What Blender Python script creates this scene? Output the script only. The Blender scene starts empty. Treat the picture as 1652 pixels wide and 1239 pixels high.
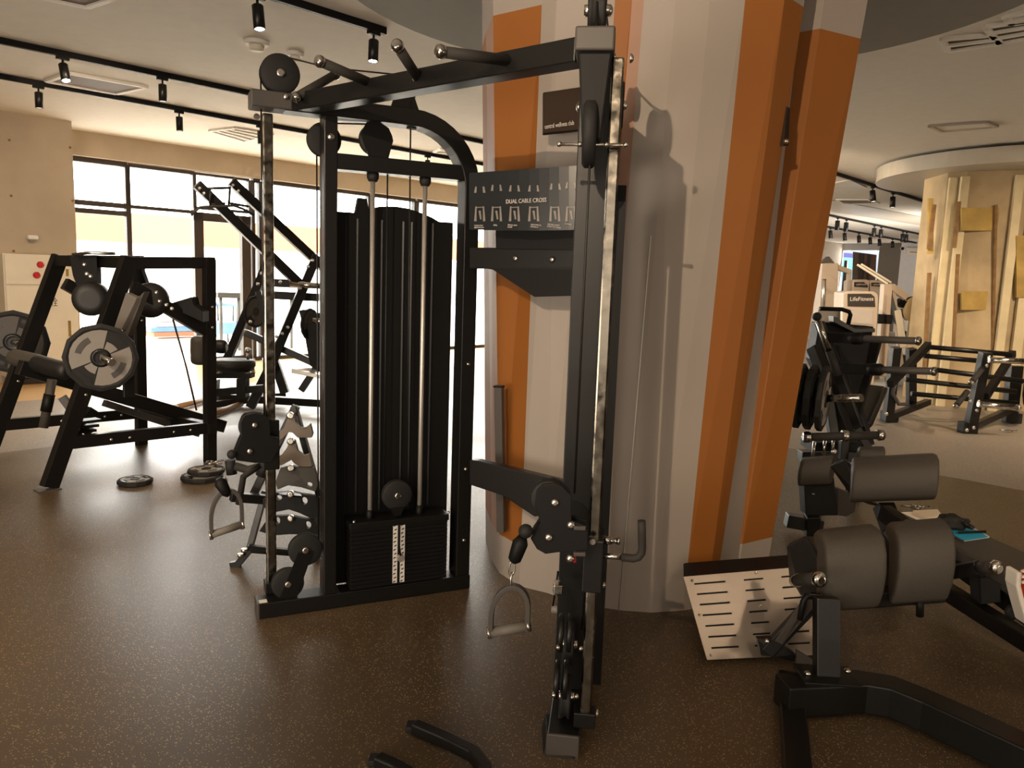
import bpy, bmesh, math, random
from mathutils import Vector, Matrix
random.seed(4)
V3 = Vector
# ------------------------------------------------------------------ camera
F = 1240.0; PITCH = math.radians(7.8); ROLL = math.radians(1.95); EYE = V3((0, 0, 1.5))
r0 = V3((1, 0, 0)); FW = V3((0, math.cos(PITCH), -math.sin(PITCH))); u0 = V3((0, math.sin(PITCH), math.cos(PITCH)))
RT = r0*math.cos(ROLL) + u0*math.sin(ROLL); UP = -r0*math.sin(ROLL) + u0*math.cos(ROLL)
COL = bpy.context.scene.collection
cam = bpy.data.cameras.new('camera'); cam.sensor_width = 36; cam.lens = 36*F/1652; cam.clip_start = .05; cam.clip_end = 200
co = bpy.data.objects.new('camera', cam); COL.objects.link(co); bpy.context.scene.camera = co
co.matrix_world = Matrix(((RT.x, UP.x, -FW.x, 0), (RT.y, UP.y, -FW.y, 0), (RT.z, UP.z, -FW.z, 1.5), (0, 0, 0, 1)))
# ------------------------------------------------------------------ view, world
sc = bpy.context.scene
sc.view_settings.view_transform = 'Standard'; sc.view_settings.look = 'None'; sc.view_settings.gamma = 1
sc.view_settings.exposure = 0.0; sc.view_settings.use_curve_mapping = False
w = bpy.data.worlds.new('world'); sc.world = w; w.use_nodes = True
w.node_tree.nodes['Background'].inputs[0].default_value = (1, .98, .95, 1)
w.node_tree.nodes['Background'].inputs[1].default_value = 15.0
# room axes: AU runs along the glass front, AV points from it into the room
AU = V3((.688, .7255, 0)).normalized(); AV = V3((AU.y, -AU.x, 0))
def UV(u, v, z=0): return AU*u + AV*v + V3((0, 0, z))
CEIL = 3.3
def lamp(name, kind, loc, energy, color=(1, .78, .55), target=None, size=.05, spot=60, blend=.6, sy=None):
    l = bpy.data.lights.new(name, kind); l.energy = energy; l.color = color
    if kind == 'SPOT': l.spot_size = math.radians(spot); l.spot_blend = blend; l.shadow_soft_size = size
    elif kind == 'AREA':
        l.size = size
        if sy: l.shape = 'RECTANGLE'; l.size_y = sy
    else: l.shadow_soft_size = size
    o = bpy.data.objects.new(name, l); COL.objects.link(o); o.location = loc
    if target is not None:
        d = V3(target) - V3(loc); o.rotation_euler = d.to_track_quat('-Z', 'Y').to_euler()
    return o
# key spot follows the pillar shadow; other lamps here are added fill, no housings
WARM = (1, .77, .54)
KEY = V3((-1.25, -1.35, 3.0))
lamp('key_spot', 'SPOT', KEY, 500, WARM, (.75, 3.4, 1.9), .02, 48, .8)
for (x, y, tx, ty, e, s) in ((-2.6, 1.0, -2.4, 4.2, 290, 80), (1.3, -.6, 1.5, 2.6, 75, 70), (3.4, 2.0, 3.2, 4.6, 90, 85), (6.2, 5.4, 5.6, 8.2, 260, 90),
                             (5.6, 6.2, 6.6, 9.9, 420, 90), (-3.6, 2.2, -4.8, 8.0, 190, 70), (3.6, 9.5, 5.8, 14.5, 420, 100),
                             (-1.5, -3.0, -1.5, 1.2, 110, 100), (-2.9, 6.0, -6.0, 9.7, 260, 95), (2.0, 8.2, 1.4, 10.5, 150, 100)):
    lamp('fill_spot', 'SPOT', (x, y, 3.0), e, WARM, (tx, ty, 0), .05, s, .9)  # added spots brightening single areas, not mounted in any track head
lamp('room_fill', 'AREA', (0.5, -5.5, 1.6), 95, (1, .84, .68), (0.5, 4, 2.3), 6, sy=2.6)  # added fill area behind the camera, no fixture
lamp('ceiling_fill', 'AREA', (-3.2, -1.2, .9), 150, (1, .86, .70), (-3.2, 5.0, 3.3), 2.5, sy=1.5)  # added uplights that brighten the ceiling, no fixtures
lamp('ceiling_fill', 'AREA', (10.5, 19, 1.0), 260, (1, .92, .82), (10, 21, 3.3), 3)
lamp('ceiling_fill', 'AREA', (5.5, -.5, .9), 60, (1, .80, .58), (6.5, 7.0, 3.3), 2.5, sy=1.5)
lamp('plate_spot', 'SPOT', (2.3, 1.5, 3.02), 13, WARM, (1.0, 3.05, .2), .06, 36, .8)  # added spot for the sheen on the steel foot plate
# daylight portals in the glass front
for (a, b) in ((3.5, 8), (8, 14.5)):
    c = UV((a+b)/2, -12.05, 1.5)
    o = lamp('window_portal', 'AREA', c, 1, (1, 1, 1), c + AV, b-a, sy=2.9); o.data.cycles.is_portal = True

# ------------------------------------------------------------------ pixel -> place
def ray(x, y): return RT*((x-826)/F) + UP*((619.5-y)/F) + FW
def G(x, y, z=0.0):
    d = ray(x, y); return EYE + d*((z-1.5)/d.z)
def D(x, y, Y):
    d = ray(x, y); return EYE + d*(Y/d.y)
def PV(x, y, P, dr):
    d = ray(x, y); n = V3((dr[1], -dr[0], 0)); P = V3((P[0], P[1], 0))
    return EYE + d*(n.dot(P-EYE)/n.dot(d))
# ------------------------------------------------------------------ materials
def lin(c):
    c /= 255.0
    return c/12.92 if c <= .04045 else ((c+.055)/1.055)**2.4
def rgb(h):
    return (lin(int(h[0:2], 16)), lin(int(h[2:4], 16)), lin(int(h[4:6], 16)), 1)
MATS = {}
def mat(name, col, rough=.5, metal=0.0, noise=0.0, nscale=8, bump=0.0, bscale=60, emit=None, coat=0.0, spec=.5, rvar=0.0):
    if name in MATS: return MATS[name]
    m = bpy.data.materials.new(name); m.use_nodes = True; nt = m.node_tree; b = nt.nodes['Principled BSDF']
    c = rgb(col) if isinstance(col, str) else col
    b.inputs['Base Color'].default_value = c; b.inputs['Roughness'].default_value = rough
    b.inputs['Metallic'].default_value = metal; b.inputs['Coat Weight'].default_value = coat
    b.inputs['Specular IOR Level'].default_value = spec
    tc = nt.nodes.new('ShaderNodeTexCoord')
    n = nt.nodes.new('ShaderNodeTexNoise'); n.inputs['Scale'].default_value = nscale; n.inputs['Detail'].default_value = 5
    nt.links.new(tc.outputs['Object'], n.inputs['Vector'])
    mx = nt.nodes.new('ShaderNodeMix'); mx.data_type = 'RGBA'; mx.blend_type = 'MULTIPLY'
    mx.inputs[0].default_value = 1
    rp = nt.nodes.new('ShaderNodeMapRange'); rp.inputs[1].default_value = .3; rp.inputs[2].default_value = .7
    k = max(noise, .04)
    rp.inputs[3].default_value = 1-k; rp.inputs[4].default_value = 1+k*.4
    nt.links.new(n.outputs['Fac'], rp.inputs[0]); mx.inputs[6].default_value = c
    nt.links.new(rp.outputs[0], mx.inputs[7]); nt.links.new(mx.outputs[2], b.inputs['Base Color'])
    if rvar:
        r2 = nt.nodes.new('ShaderNodeMapRange'); r2.inputs[1].default_value = .3; r2.inputs[2].default_value = .7
        r2.inputs[3].default_value = max(.03, rough-rvar); r2.inputs[4].default_value = rough+rvar
        nt.links.new(n.outputs['Fac'], r2.inputs[0]); nt.links.new(r2.outputs[0], b.inputs['Roughness'])
    if bump:
        n2 = nt.nodes.new('ShaderNodeTexNoise'); n2.inputs['Scale'].default_value = bscale; n2.inputs['Detail'].default_value = 3
        nt.links.new(tc.outputs['Object'], n2.inputs['Vector'])
        bp = nt.nodes.new('ShaderNodeBump'); bp.inputs['Strength'].default_value = bump; bp.inputs['Distance'].default_value = .01
        nt.links.new(n2.outputs['Fac'], bp.inputs['Height']); nt.links.new(bp.outputs[0], b.inputs['Normal'])
    if emit:
        b.inputs['Emission Color'].default_value = rgb(emit[0]); b.inputs['Emission Strength'].default_value = emit[1]
    MATS[name] = m; return m
def floor_mat(name, base, fleck, dens=.30, rough=.42, fs=260):
    m = bpy.data.materials.new(name); m.use_nodes = True; nt = m.node_tree; b = nt.nodes['Principled BSDF']
    tc = nt.nodes.new('ShaderNodeTexCoord')
    vo = nt.nodes.new('ShaderNodeTexVoronoi'); vo.inputs['Scale'].default_value = fs
    nz = nt.nodes.new('ShaderNodeTexNoise'); nz.inputs['Scale'].default_value = 1.1; nz.inputs['Detail'].default_value = 6
    wn = nt.nodes.new('ShaderNodeSeparateColor')
    for q in (vo, nz): nt.links.new(tc.outputs['Object'], q.inputs['Vector'])
    nt.links.new(vo.outputs['Color'], wn.inputs[0])
    gt = nt.nodes.new('ShaderNodeMath'); gt.operation = 'GREATER_THAN'; gt.inputs[1].default_value = 1-dens
    nt.links.new(wn.outputs[0], gt.inputs[0])
    lt = nt.nodes.new('ShaderNodeMath'); lt.operation = 'LESS_THAN'; lt.inputs[1].default_value = .42
    nt.links.new(vo.outputs['Distance'], lt.inputs[0])
    mu = nt.nodes.new('ShaderNodeMath'); mu.operation = 'MULTIPLY'
    nt.links.new(gt.outputs[0], mu.inputs[0]); nt.links.new(lt.outputs[0], mu.inputs[1])
    mr = nt.nodes.new('ShaderNodeMapRange'); mr.inputs[3].default_value = .75; mr.inputs[4].default_value = 1.25
    nt.links.new(nz.outputs['Fac'], mr.inputs[0])
    m1 = nt.nodes.new('ShaderNodeMix'); m1.data_type = 'RGBA'; m1.blend_type = 'MULTIPLY'; m1.inputs[0].default_value = 1
    m1.inputs[6].default_value = rgb(base); nt.links.new(mr.outputs[0], m1.inputs[7])
    m2 = nt.nodes.new('ShaderNodeMix'); m2.data_type = 'RGBA'; nt.links.new(mu.outputs[0], m2.inputs[0])
    nt.links.new(m1.outputs[2], m2.inputs[6]); m2.inputs[7].default_value = rgb(fleck)
    nt.links.new(m2.outputs[2], b.inputs['Base Color'])
    r2 = nt.nodes.new('ShaderNodeMapRange'); r2.inputs[3].default_value = rough-.1; r2.inputs[4].default_value = rough+.14
    nt.links.new(nz.outputs['Fac'], r2.inputs[0]); nt.links.new(r2.outputs[0], b.inputs['Roughness'])
    bp = nt.nodes.new('ShaderNodeBump'); bp.inputs['Strength'].default_value = .25; bp.inputs['Distance'].default_value = .002
    nt.links.new(vo.outputs['Distance'], bp.inputs['Height']); nt.links.new(bp.outputs[0], b.inputs['Normal'])
    return m
BLACK = mat('black_powder_coat', '131211', .38, 0, .1, 30, coat=.05, spec=.4)
BLACK2 = mat('black_matte_steel', '0f0e0e', .55, spec=.25)
GUNM = mat('dark_grey_plastic', '4a4541', .5)
CHROME = mat('chrome', 'c9c6c0', .16, 1.0, .35, 22, rvar=.12)
WORN = mat('worn_chrome_tube', '8d877c', .2, 1.0, .35, 28, rvar=.12)
STEEL = mat('bright_steel', 'd8d4cc', .25, 1.0)
BRUSH = mat('brushed_plate', 'c4b8ac', .34, .9, .12, 3)
RUBBER = mat('black_rubber', '171615', .7, bump=.1)
GRIP = mat('foam_grip', '2a2723', .75, bump=.15, bscale=200)
PAD = mat('charcoal_vinyl', '454039', .55, noise=.1, nscale=120, bump=.35, bscale=330)
PADB = mat('black_vinyl', '1a1817', .5, bump=.1, bscale=200)
PLATEG = mat('grey_plate_face', '8d8780', .5, noise=.08)
CEILM = mat('ceiling_paint', 'd9d3c8', .9, bump=.05)
SOFF = mat('grey_soffit_paint', '86827a', .8)
SOFF2 = mat('pale_soffit_gloss', 'bdb5a6', .35)
CONC = mat('beige_concrete', 'b9aa95', .85, noise=.14, nscale=1.6, bump=.12, bscale=25)
PGREY = mat('pillar_grey_paint', 'a2988f', .6, noise=.05, nscale=2)
PORANGE = mat('pillar_orange_paint', '955a20', .6, noise=.05, nscale=2)
PEDGE_SHADING = mat('pillar_edge_shading', 'a5806c', .55)  # pink-brown tone stands in for light on one bevel, shade on one facet
FRAME = mat('window_frame_bronze', '3b3430', .45)
WHITE = mat('white_paint', 'e6e2da', .6)
CREAM = mat('cream_locker', 'e0d8c6', .5)
TAN = mat('machine_silver_tan', 'b9ab9c', .4, .2)
DARKB = mat('dark_badge', '2c2723', .4)
YEL = mat('raw_plasterboard', 'b9a480', .85, noise=.3, nscale=2.2)
YEL2 = mat('plaster_filler', 'b39654', .85, noise=.25, nscale=5)
YEL3 = mat('pale_stud', 'd8c9a2', .8, noise=.12, nscale=5)
RUST = mat('rust_stain', '8a6a42', .9, noise=.3, nscale=12)
TXT = mat('white_print', 'd5d0c8', .7)
SIGN = mat('sign_board', '35291f', .8, spec=.2)
PLAC = mat('placard_face', '2b2e31', .3)
CABLE = mat('black_cable', '15130f', .5)
LENS = mat('lamp_lens', 'fff0dd', .4, emit=('fff1de', 70))
LENSD = mat('lamp_lens_dim', 'cfc8bb', .5, emit=('fff1de', 1.2))
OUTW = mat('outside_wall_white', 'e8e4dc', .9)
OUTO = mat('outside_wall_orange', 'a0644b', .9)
OUTF = mat('outside_floor', 'e3ded6', .7)
WOOD = mat('pale_wood_floor', 'cfa874', .3, noise=.1, nscale=3)
BLUE = mat('blue_cover', '1f9fcb', .5)
CYAN = mat('cyan_panel', '34b9e6', .6)
PAPER = mat('paper', 'e9e2d6', .8)
RED = mat('red_lens', 'c4222c', .3)
REDC = mat('red_cloth', 'c23a17', .8)
glass = bpy.data.materials.new('window_glass'); glass.use_nodes = True; nt = glass.node_tree; nt.nodes.clear()
oo = nt.nodes.new('ShaderNodeOutputMaterial'); ms = nt.nodes.new('ShaderNodeMixShader'); tr = nt.nodes.new('ShaderNodeBsdfTransparent')
gl = nt.nodes.new('ShaderNodeBsdfGlossy'); gl.inputs['Roughness'].default_value = .02; ms.inputs[0].default_value = .06
tr.inputs[0].default_value = (.96, .98, .97, 1)
nt.links.new(tr.outputs[0], ms.inputs[1]); nt.links.new(gl.outputs[0], ms.inputs[2]); nt.links.new(ms.outputs[0], oo.inputs[0])
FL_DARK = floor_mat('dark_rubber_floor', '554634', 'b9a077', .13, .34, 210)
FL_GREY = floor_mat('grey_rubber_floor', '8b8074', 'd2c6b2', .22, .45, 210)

# ------------------------------------------------------------------ mesh kit
class MB:
    def __init__(s): s.v = []; s.f = []; s.sm = []
    def add(s, vs, fs, smooth=False):
        o = len(s.v); s.v += [V3(v) for v in vs]
        for f in fs: s.f.append([i+o for i in f]); s.sm.append(smooth)
        return s
    def hexa(s, c8):
        return s.add(c8, [(0, 3, 2, 1), (4, 5, 6, 7), (0, 1, 5, 4), (1, 2, 6, 5), (2, 3, 7, 6), (3, 0, 4, 7)])
    def box(s, c, sx, sy, sz, ax=V3((1, 0, 0)), az=V3((0, 0, 1))):
        c = V3(c); ax = V3(ax).normalized(); ay = V3(az).cross(ax).normalized(); az = ax.cross(ay)
        r = []
        for z in (-1, 1):
            for (x, y) in ((-1, -1), (1, -1), (1, 1), (-1, 1)):
                r.append(c + ax*(x*sx/2) + ay*(y*sy/2) + az*(z*sz/2))
        return s.hexa(r)
    def beam(s, p, q, wd, h, up=V3((0, 0, 1))):
        p = V3(p); q = V3(q); d = (q-p)
        if abs(d.normalized().dot(up)) > .95: up = V3((0, 1, 0)) if abs(d.normalized().y) < .9 else V3((1, 0, 0))
        return s.box((p+q)/2, d.length, wd, h, d, up)
    def post(s, p, q, wx, wy, ax):      # vertical-ish beam whose width wx runs along ax
        p = V3(p); q = V3(q); d = (q-p).normalized(); ax = V3(ax).normalized(); ay = d.cross(ax).normalized(); ax = ay.cross(d)
        r = []
        for b in (p, q):
            for (x, y) in ((-1, -1), (1, -1), (1, 1), (-1, 1)): r.append(b + ax*(x*wx/2) + ay*(y*wy/2))
        return s.hexa(r)
    def cyl(s, p, q, r, n=20, r2=None, caps=True):
        p = V3(p); q = V3(q); d = (q-p).normalized(); r2 = r if r2 is None else r2
        a = d.orthogonal().normalized(); b = d.cross(a); vs = []
        for (c, rr) in ((p, r), (q, r2)):
            for i in range(n):
                t = 2*math.pi*i/n; vs.append(c + a*(math.cos(t)*rr) + b*(math.sin(t)*rr))
        s.add(vs, [(i, (i+1) % n, n+(i+1) % n, n+i) for i in range(n)], True)
        if caps: s.add(vs, [tuple(range(n-1, -1, -1)), tuple(range(n, 2*n))])
        return s
    def tube(s, pts, r, n=12, closed=False):
        pts = [V3(p) for p in pts]; m = len(pts); rings = []
        a = None
        for i, p in enumerate(pts):
            if closed: t = (pts[(i+1) % m]-pts[i-1]).normalized()
            else: t = (pts[min(i+1, m-1)]-pts[max(i-1, 0)]).normalized()
            if a is None: a = t.orthogonal().normalized()
            a = (a - t*a.dot(t)).normalized(); b = t.cross(a)
            rings.append([p + a*(math.cos(2*math.pi*k/n)*r) + b*(math.sin(2*math.pi*k/n)*r) for k in range(n)])
        vs = [v for R_ in rings for v in R_]; fs = []
        for i in range(m if closed else m-1):
            j = (i+1) % m
            for k in range(n): fs.append((i*n+k, i*n+(k+1) % n, j*n+(k+1) % n, j*n+k))
        s.add(vs, fs, True)
        if not closed: s.add(vs, [tuple(range(n-1, -1, -1)), tuple(range((m-1)*n, m*n))])
        return s
    def sweep(s, pts, wd, h, side):     # rectangular bar swept along pts lying in a plane whose normal is side
        pts = [V3(p) for p in pts]; side = V3(side).normalized(); m = len(pts); vs = []
        for i, p in enumerate(pts):
            t1 = (pts[min(i+1, m-1)]-pts[i]).normalized() if i < m-1 else (pts[i]-pts[i-1]).normalized()
            t0 = (pts[i]-pts[max(i-1, 0)]).normalized() if i > 0 else t1
            t = (t0+t1).normalized(); n = side.cross(t).normalized(); k = 1/max(.4, t.dot(t1))
            for (a, b) in ((-1, -1), (1, -1), (1, 1), (-1, 1)): vs.append(p + side*(a*wd/2) + n*(b*h/2*k))
        fs = [(3, 2, 1, 0), tuple(range((m-1)*4, m*4))]
        for i in range(m-1):
            for k in range(4): fs.append((i*4+k, i*4+(k+1) % 4, i*4+4+(k+1) % 4, i*4+4+k))
        return s.add(vs, fs)
    def prism(s, pts, n):               # outline extruded along vector n
        pts = [V3(p) for p in pts]; n = V3(n); m = len(pts)
        vs = pts + [p+n for p in pts]
        return s.add(vs, [tuple(range(m-1, -1, -1)), tuple(range(m, 2*m))] + [(i, (i+1) % m, m+(i+1) % m, m+i) for i in range(m)])
    def lathe(s, prof, c, ax, n=32, smooth=True):   # prof: (along, radius)
        c = V3(c); d = V3(ax).normalized(); a = d.orthogonal().normalized(); b = d.cross(a); vs = []
        for (h, r) in prof:
            for i in range(n):
                t = 2*math.pi*(i+.5)/n; vs.append(c + d*h + a*(math.cos(t)*r) + b*(math.sin(t)*r))
        fs = []
        for j in range(len(prof)-1):
            for i in range(n): fs.append((j*n+i, j*n+(i+1) % n, (j+1)*n+(i+1) % n, (j+1)*n+i))
        s.add(vs, fs, smooth)
        return s.add(vs, [tuple(range(n-1, -1, -1)), tuple(range((len(prof)-1)*n, len(prof)*n))])
    def ball(s, c, r, n=14): return s.lathe([(-r*math.cos(math.pi*k/8), max(.0005, r*math.sin(math.pi*k/8))) for k in range(9)], c, V3((0, 0, 1)), n)
    def build(s, name, m, parent=None, bev=0.0, seg=2):
        org = V3((0, 0, 0)); p = parent
        while p is not None: org += p.location; p = p.parent
        if parent is None:
            org = sum(s.v, V3((0, 0, 0)))/len(s.v); org.z = min(v.z for v in s.v)
        me = bpy.data.meshes.new(name); me.from_pydata([v-org for v in s.v], [], s.f)
        for i, pl in enumerate(me.polygons): pl.use_smooth = s.sm[i]
        bm = bmesh.new(); bm.from_mesh(me); bmesh.ops.remove_doubles(bm, verts=bm.verts, dist=1e-5)
        bmesh.ops.recalc_face_normals(bm, faces=bm.faces); bm.to_mesh(me); bm.free()
        me.materials.append(m); o = bpy.data.objects.new(name, me); COL.objects.link(o)
        if parent is not None: o.parent = parent
        else: o.location = org
        if bev:
            md = o.modifiers.new('bevel', 'BEVEL'); md.width = bev; md.segments = seg; md.limit_method = 'ANGLE'; md.angle_limit = math.radians(40)
            md.harden_normals = False
        return o
def thing(name, label, cat, loc, group=None):
    o = bpy.data.objects.new(name, None); COL.objects.link(o); o.location = loc; o.empty_display_size = .1
    o['label'] = label; o['category'] = cat
    if group: o['group'] = group
    return o
def tag(o, label, cat, group=None):
    o['label'] = label; o['category'] = cat
    if group: o['group'] = group
    return o
def struct(o): o['kind'] = 'structure'; return o
def copy_tree(o, parent=None):
    c = o.copy(); COL.objects.link(c)
    if parent is not None: c.parent = parent
    for ch in list(o.children): copy_tree(ch, c)
    return c
def lab(o, t): o['label'] = t; return o
def bolt(p, n, parent, r=.011, name='bolt'):
    n = V3(n).normalized()
    return MB().lathe([(0, r), (.004, r), (.008, r*.8), (.011, r*.35)], p, n, 12).build(name, STEEL, parent)
def pulley(c, ax, r, parent, wd=.03, m=None):
    ax = V3(ax).normalized()
    o = MB().lathe([(-wd/2, r*.3), (-wd/2, r*.93), (-wd*.42, r), (-wd*.28, r), (0, r*.88), (wd*.28, r), (wd*.42, r), (wd/2, r*.93), (wd*.44, r*.8), (wd*.44, r*.35), (wd*.5, r*.3)], c, ax, 32).build('pulley', m or RUBBER, parent)
    MB().lathe([(-wd*.75, r*.13), (-wd*.75, r*.2), (-wd*.55, r*.22), (wd*.55, r*.22), (wd*.75, r*.2), (wd*.85, r*.1)], c, ax, 16).build('axle', STEEL, o)
    return o

# ================================================================== THE ROOM
def slab(name, uvs, z0, z1, m):
    vs = [UV(u, v, z0) for u, v in uvs]
    return struct(MB().prism(vs, (0, 0, z1-z0)).build(name, m))
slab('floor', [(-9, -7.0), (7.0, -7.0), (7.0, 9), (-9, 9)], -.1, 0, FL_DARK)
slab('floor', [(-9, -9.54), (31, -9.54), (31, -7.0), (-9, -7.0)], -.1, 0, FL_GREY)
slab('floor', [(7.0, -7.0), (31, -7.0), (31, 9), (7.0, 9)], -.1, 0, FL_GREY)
slab('floor', [(-9, -12.1), (31, -12.1), (31, -9.54), (-9, -9.54)], -.1, 0, WOOD)
slab('ceiling', [(-9, -12.4), (31.3, -12.4), (31.3, 9), (-9, 9)], CEIL, CEIL+.2, CEILM)
slab('wall_back', [(-9.2, -12.4), (-9, -12.4), (-9, 9), (-9.2, 9)], 0, CEIL, CONC)
slab('wall_right', [(-9, 9), (31.3, 9), (31.3, 9.2), (-9, 9.2)], 0, CEIL, CONC)
slab('wall_left', [(-9, -12.1), (3.42, -12.1), (3.42, -11.15), (-9, -11.15)], 0, CEIL, CONC)
slab('wall_left', [(3.42, -12.1), (31, -12.1), (31, -11.8), (3.42, -11.8)], 2.97, CEIL, CONC)
for (x, y) in ((15, 226), (113, 238), (18, 316), (117, 324), (22, 405)):
    p = PV(x, y, UV(0, -11.145), AU)
    MB().cyl(p, p+AV*.004, .016, 12).build('tie_hole', RUST, bpy.data.objects['wall_left'])
# glass front: each bay a window with its frame and pane
def bay(name, u_0, u_1, zs, mat_f=FRAME, fw=.07, left=True, right=True, v=-11.95):
    root = thing(name, '', 'window', UV((u_0+u_1)/2, v)); del root['label']; del root['category']; root['kind'] = 'structure'
    m = MB()
    for z in zs: m.beam(UV(u_0, v, z), UV(u_1, v, z), .1, fw)
    if left: m.post(UV(u_0, v, zs[0]), UV(u_0, v, zs[-1]), fw, .1, AU)
    if right: m.post(UV(u_1, v, zs[0]), UV(u_1, v, zs[-1]), fw, .1, AU)
    m.build('window_frame', mat_f, root, .004)
    for k in range(len(zs)-1):
        MB().box(UV((u_0+u_1)/2, v, (zs[k]+zs[k+1])/2), u_1-u_0-fw, .008, zs[k+1]-zs[k]-fw, AU).build('window_pane', glass, root)
bay('window_1', 3.46, 4.36, (.035, 2.24, 2.35, 2.935))
bay('window_2', 4.37, 5.34, (2.35, 2.935), fw=.05)
dr = thing('door_1', '', 'd', UV(5.8, -11.93)); del dr['label']; del dr['category']; dr['kind'] = 'structure'
m = MB(); m.post(UV(5.38, -11.93, 0), UV(5.38, -11.93, 2.35), .15, .1, AU); m.post(UV(6.16, -11.93, 0), UV(6.16, -11.93, 2.35), .15, .1, AU)
m.beam(UV(5.3, -11.93, 2.29), UV(6.24, -11.93, 2.29), .1, .13); m.beam(UV(5.3, -11.93, .05), UV(6.24, -11.93, .05), .1, .1); m.build('door_frame', FRAME, dr, .004)
MB().box(UV(5.77, -11.93, 1.2), .64, .008, 2.1, AU).build('door_pane', glass, dr)
m = MB(); m.tube([UV(5.5, -11.86, .95), UV(5.5, -11.8, .95), UV(5.5, -11.8, 1.25), UV(5.5, -11.86, 1.25)], .012); m.build('door_handle', STEEL, dr)
us = [6.27, 6.46, 8.62, 9.7, 11.3, 12.9, 14.5, ]
bay('window_3', 5.33, 6.24, (2.42, 2.935), fw=.04)
slab('wall_left', [(14.5, -12.1), (31, -12.1), (31, -11.8), (14.5, -11.8)], 0, 2.97, CONC)
for i in range(len(us)-1): bay('window_%d' % (i+4), us[i]+.03, us[i+1]-.03, (.035, 2.935), fw=.06)
# outside the glass front
struct(MB().prism([UV(-2, -12.1, -.06), UV(34, -12.1, -.06), UV(34, -30, -.06), UV(-2, -30, -.06)], (0, 0, .05)).build('ground', OUTF))
struct(MB().box(UV(15, -20, 1.0), 32, .2, 2.1, AU).build('wall_outside', OUTW))  # white lower wall stands in for the overexposed part of the orange wall
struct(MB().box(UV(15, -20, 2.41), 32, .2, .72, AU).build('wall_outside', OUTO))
# far end of the room
UF = 31.0
def FP(x, y, du=0): return PV(x, y, AU*(UF+du), AV)
def farpanel(name, pts, m, d=.06, du=0, st=True):
    o = MB().prism([FP(x, y, du) for x, y in pts], AU*d).build(name, m)
    return struct(o) if st else o
FARG = mat('far_grey_wall', '6e6b64', .8); FARW = mat('far_white_wall', 'dfe3ea', .8); FARB = mat('far_bulkhead', 'a9abad', .8); BRN = mat('far_brown_door', '4d3b33', .5)
def vz(x, y): p = FP(x, y); return p.dot(AV), p.z
va = vz(1414, 450)[0]; vb = vz(1449, 450)[0]; vw = vz(1374, 450)[0]
slab('wall_far', [(UF, va), (UF+.2, va), (UF+.2, vb), (UF, vb)], 0, CEIL, FARG)
slab('wall_far', [(UF, vb), (UF+.2, vb), (UF+.2, 9), (UF, 9)], 0, CEIL, FARW)
slab('wall_far', [(UF, -12.4), (UF+.2, -12.4), (UF+.2, va), (UF, va)], vz(1375, 404)[1], CEIL, FARB)

# far windows, doors, wall unit
farpanel('trim_1', [(1362, 420), (1367, 420), (1358, 545), (1350, 545)], FRAME, .1, -.02)
farpanel('trim_2', [(1336, 398), (1342, 398), (1340, 425), (1334, 425)], FRAME, .1, -.02)
farpanel('trim_3', [(1350, 403), (1360, 404), (1352, 478), (1344, 478)], FRAME, .1, -.03)
farpanel('door_2', [(1376, 406), (1414, 411), (1411, 470), (1374, 470)], BRN, .08, -.02)
farpanel('door_3', [(1385, 408), (1394, 409), (1392, 470), (1383, 470)], mat('far_door_dark', '231b18', .5), .02, -.05)
farpanel('trim_4', [(1399, 410), (1404, 410), (1400, 470), (1396, 470)], mat('far_door_dark', '231b18', .5), .02, -.05)
farpanel('wall_outside', [(1290, 380), (1420, 392), (1420, 620), (1290, 620)], mat('outside_pale_blue', '4e5561', .9), .05, 3.0)
farpanel('wall_outside', [(1320, 404), (1400, 411), (1400, 420), (1320, 413)], mat('outside_purple', '272350', .9), .05, 2.6)
tag(farpanel('banner', [(1344, 414), (1388, 417), (1386, 437), (1342, 432)], mat('cyan_bright', '2a6a78', .7), .04, 2.2, False), 'pale cyan screen seen through the far blue window', 'banner')
tag(farpanel('banner', [(1352, 438), (1392, 440), (1390, 456), (1362, 452)], mat('cyan_panel2', '0e5060', .7), .04, 2.0, False), 'deep cyan canopy strip below the pale screen in the far window', 'banner')
ac = thing('air_conditioner', 'white wall air conditioner above the pale far wall', 'air conditioner', FP(1470, 410, -.15))
MB().prism([FP(1463, 399, -.3), FP(1500, 402, -.3), FP(1500, 415, -.3), FP(1462, 411, -.3)], AU*.29).build('casing', WHITE, ac, .01)
MB().prism([FP(1468, 406, -.32), FP(1500, 408, -.32), FP(1500, 409, -.32), FP(1468, 407, -.32)], AU*.03).build('vent_slot', GUNM, ac)
cm = thing('security_camera', 'small dark dome security camera on the far pale wall', 'camera', FP(1456, 401, -.05))
MB().ball(FP(1456, 401, -.06), .06).build('dome', BLACK2, cm); MB().cyl(FP(1456, 401, -.06), FP(1456, 401, 0), .075).build('mount', WHITE, cm)
# bulkheads across the far ceiling
for q_ in ([(1330, 322), (1400, 334), (1486, 350), (1486, 364), (1330, 340)], [(1325, 300), (1372, 291), (1398, 303), (1325, 308)]):
    struct(MB().prism([G(x, y, CEIL-.02) for x, y in q_], (0, 0, .02)).build('ceiling_panel', SOFF2))

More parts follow.
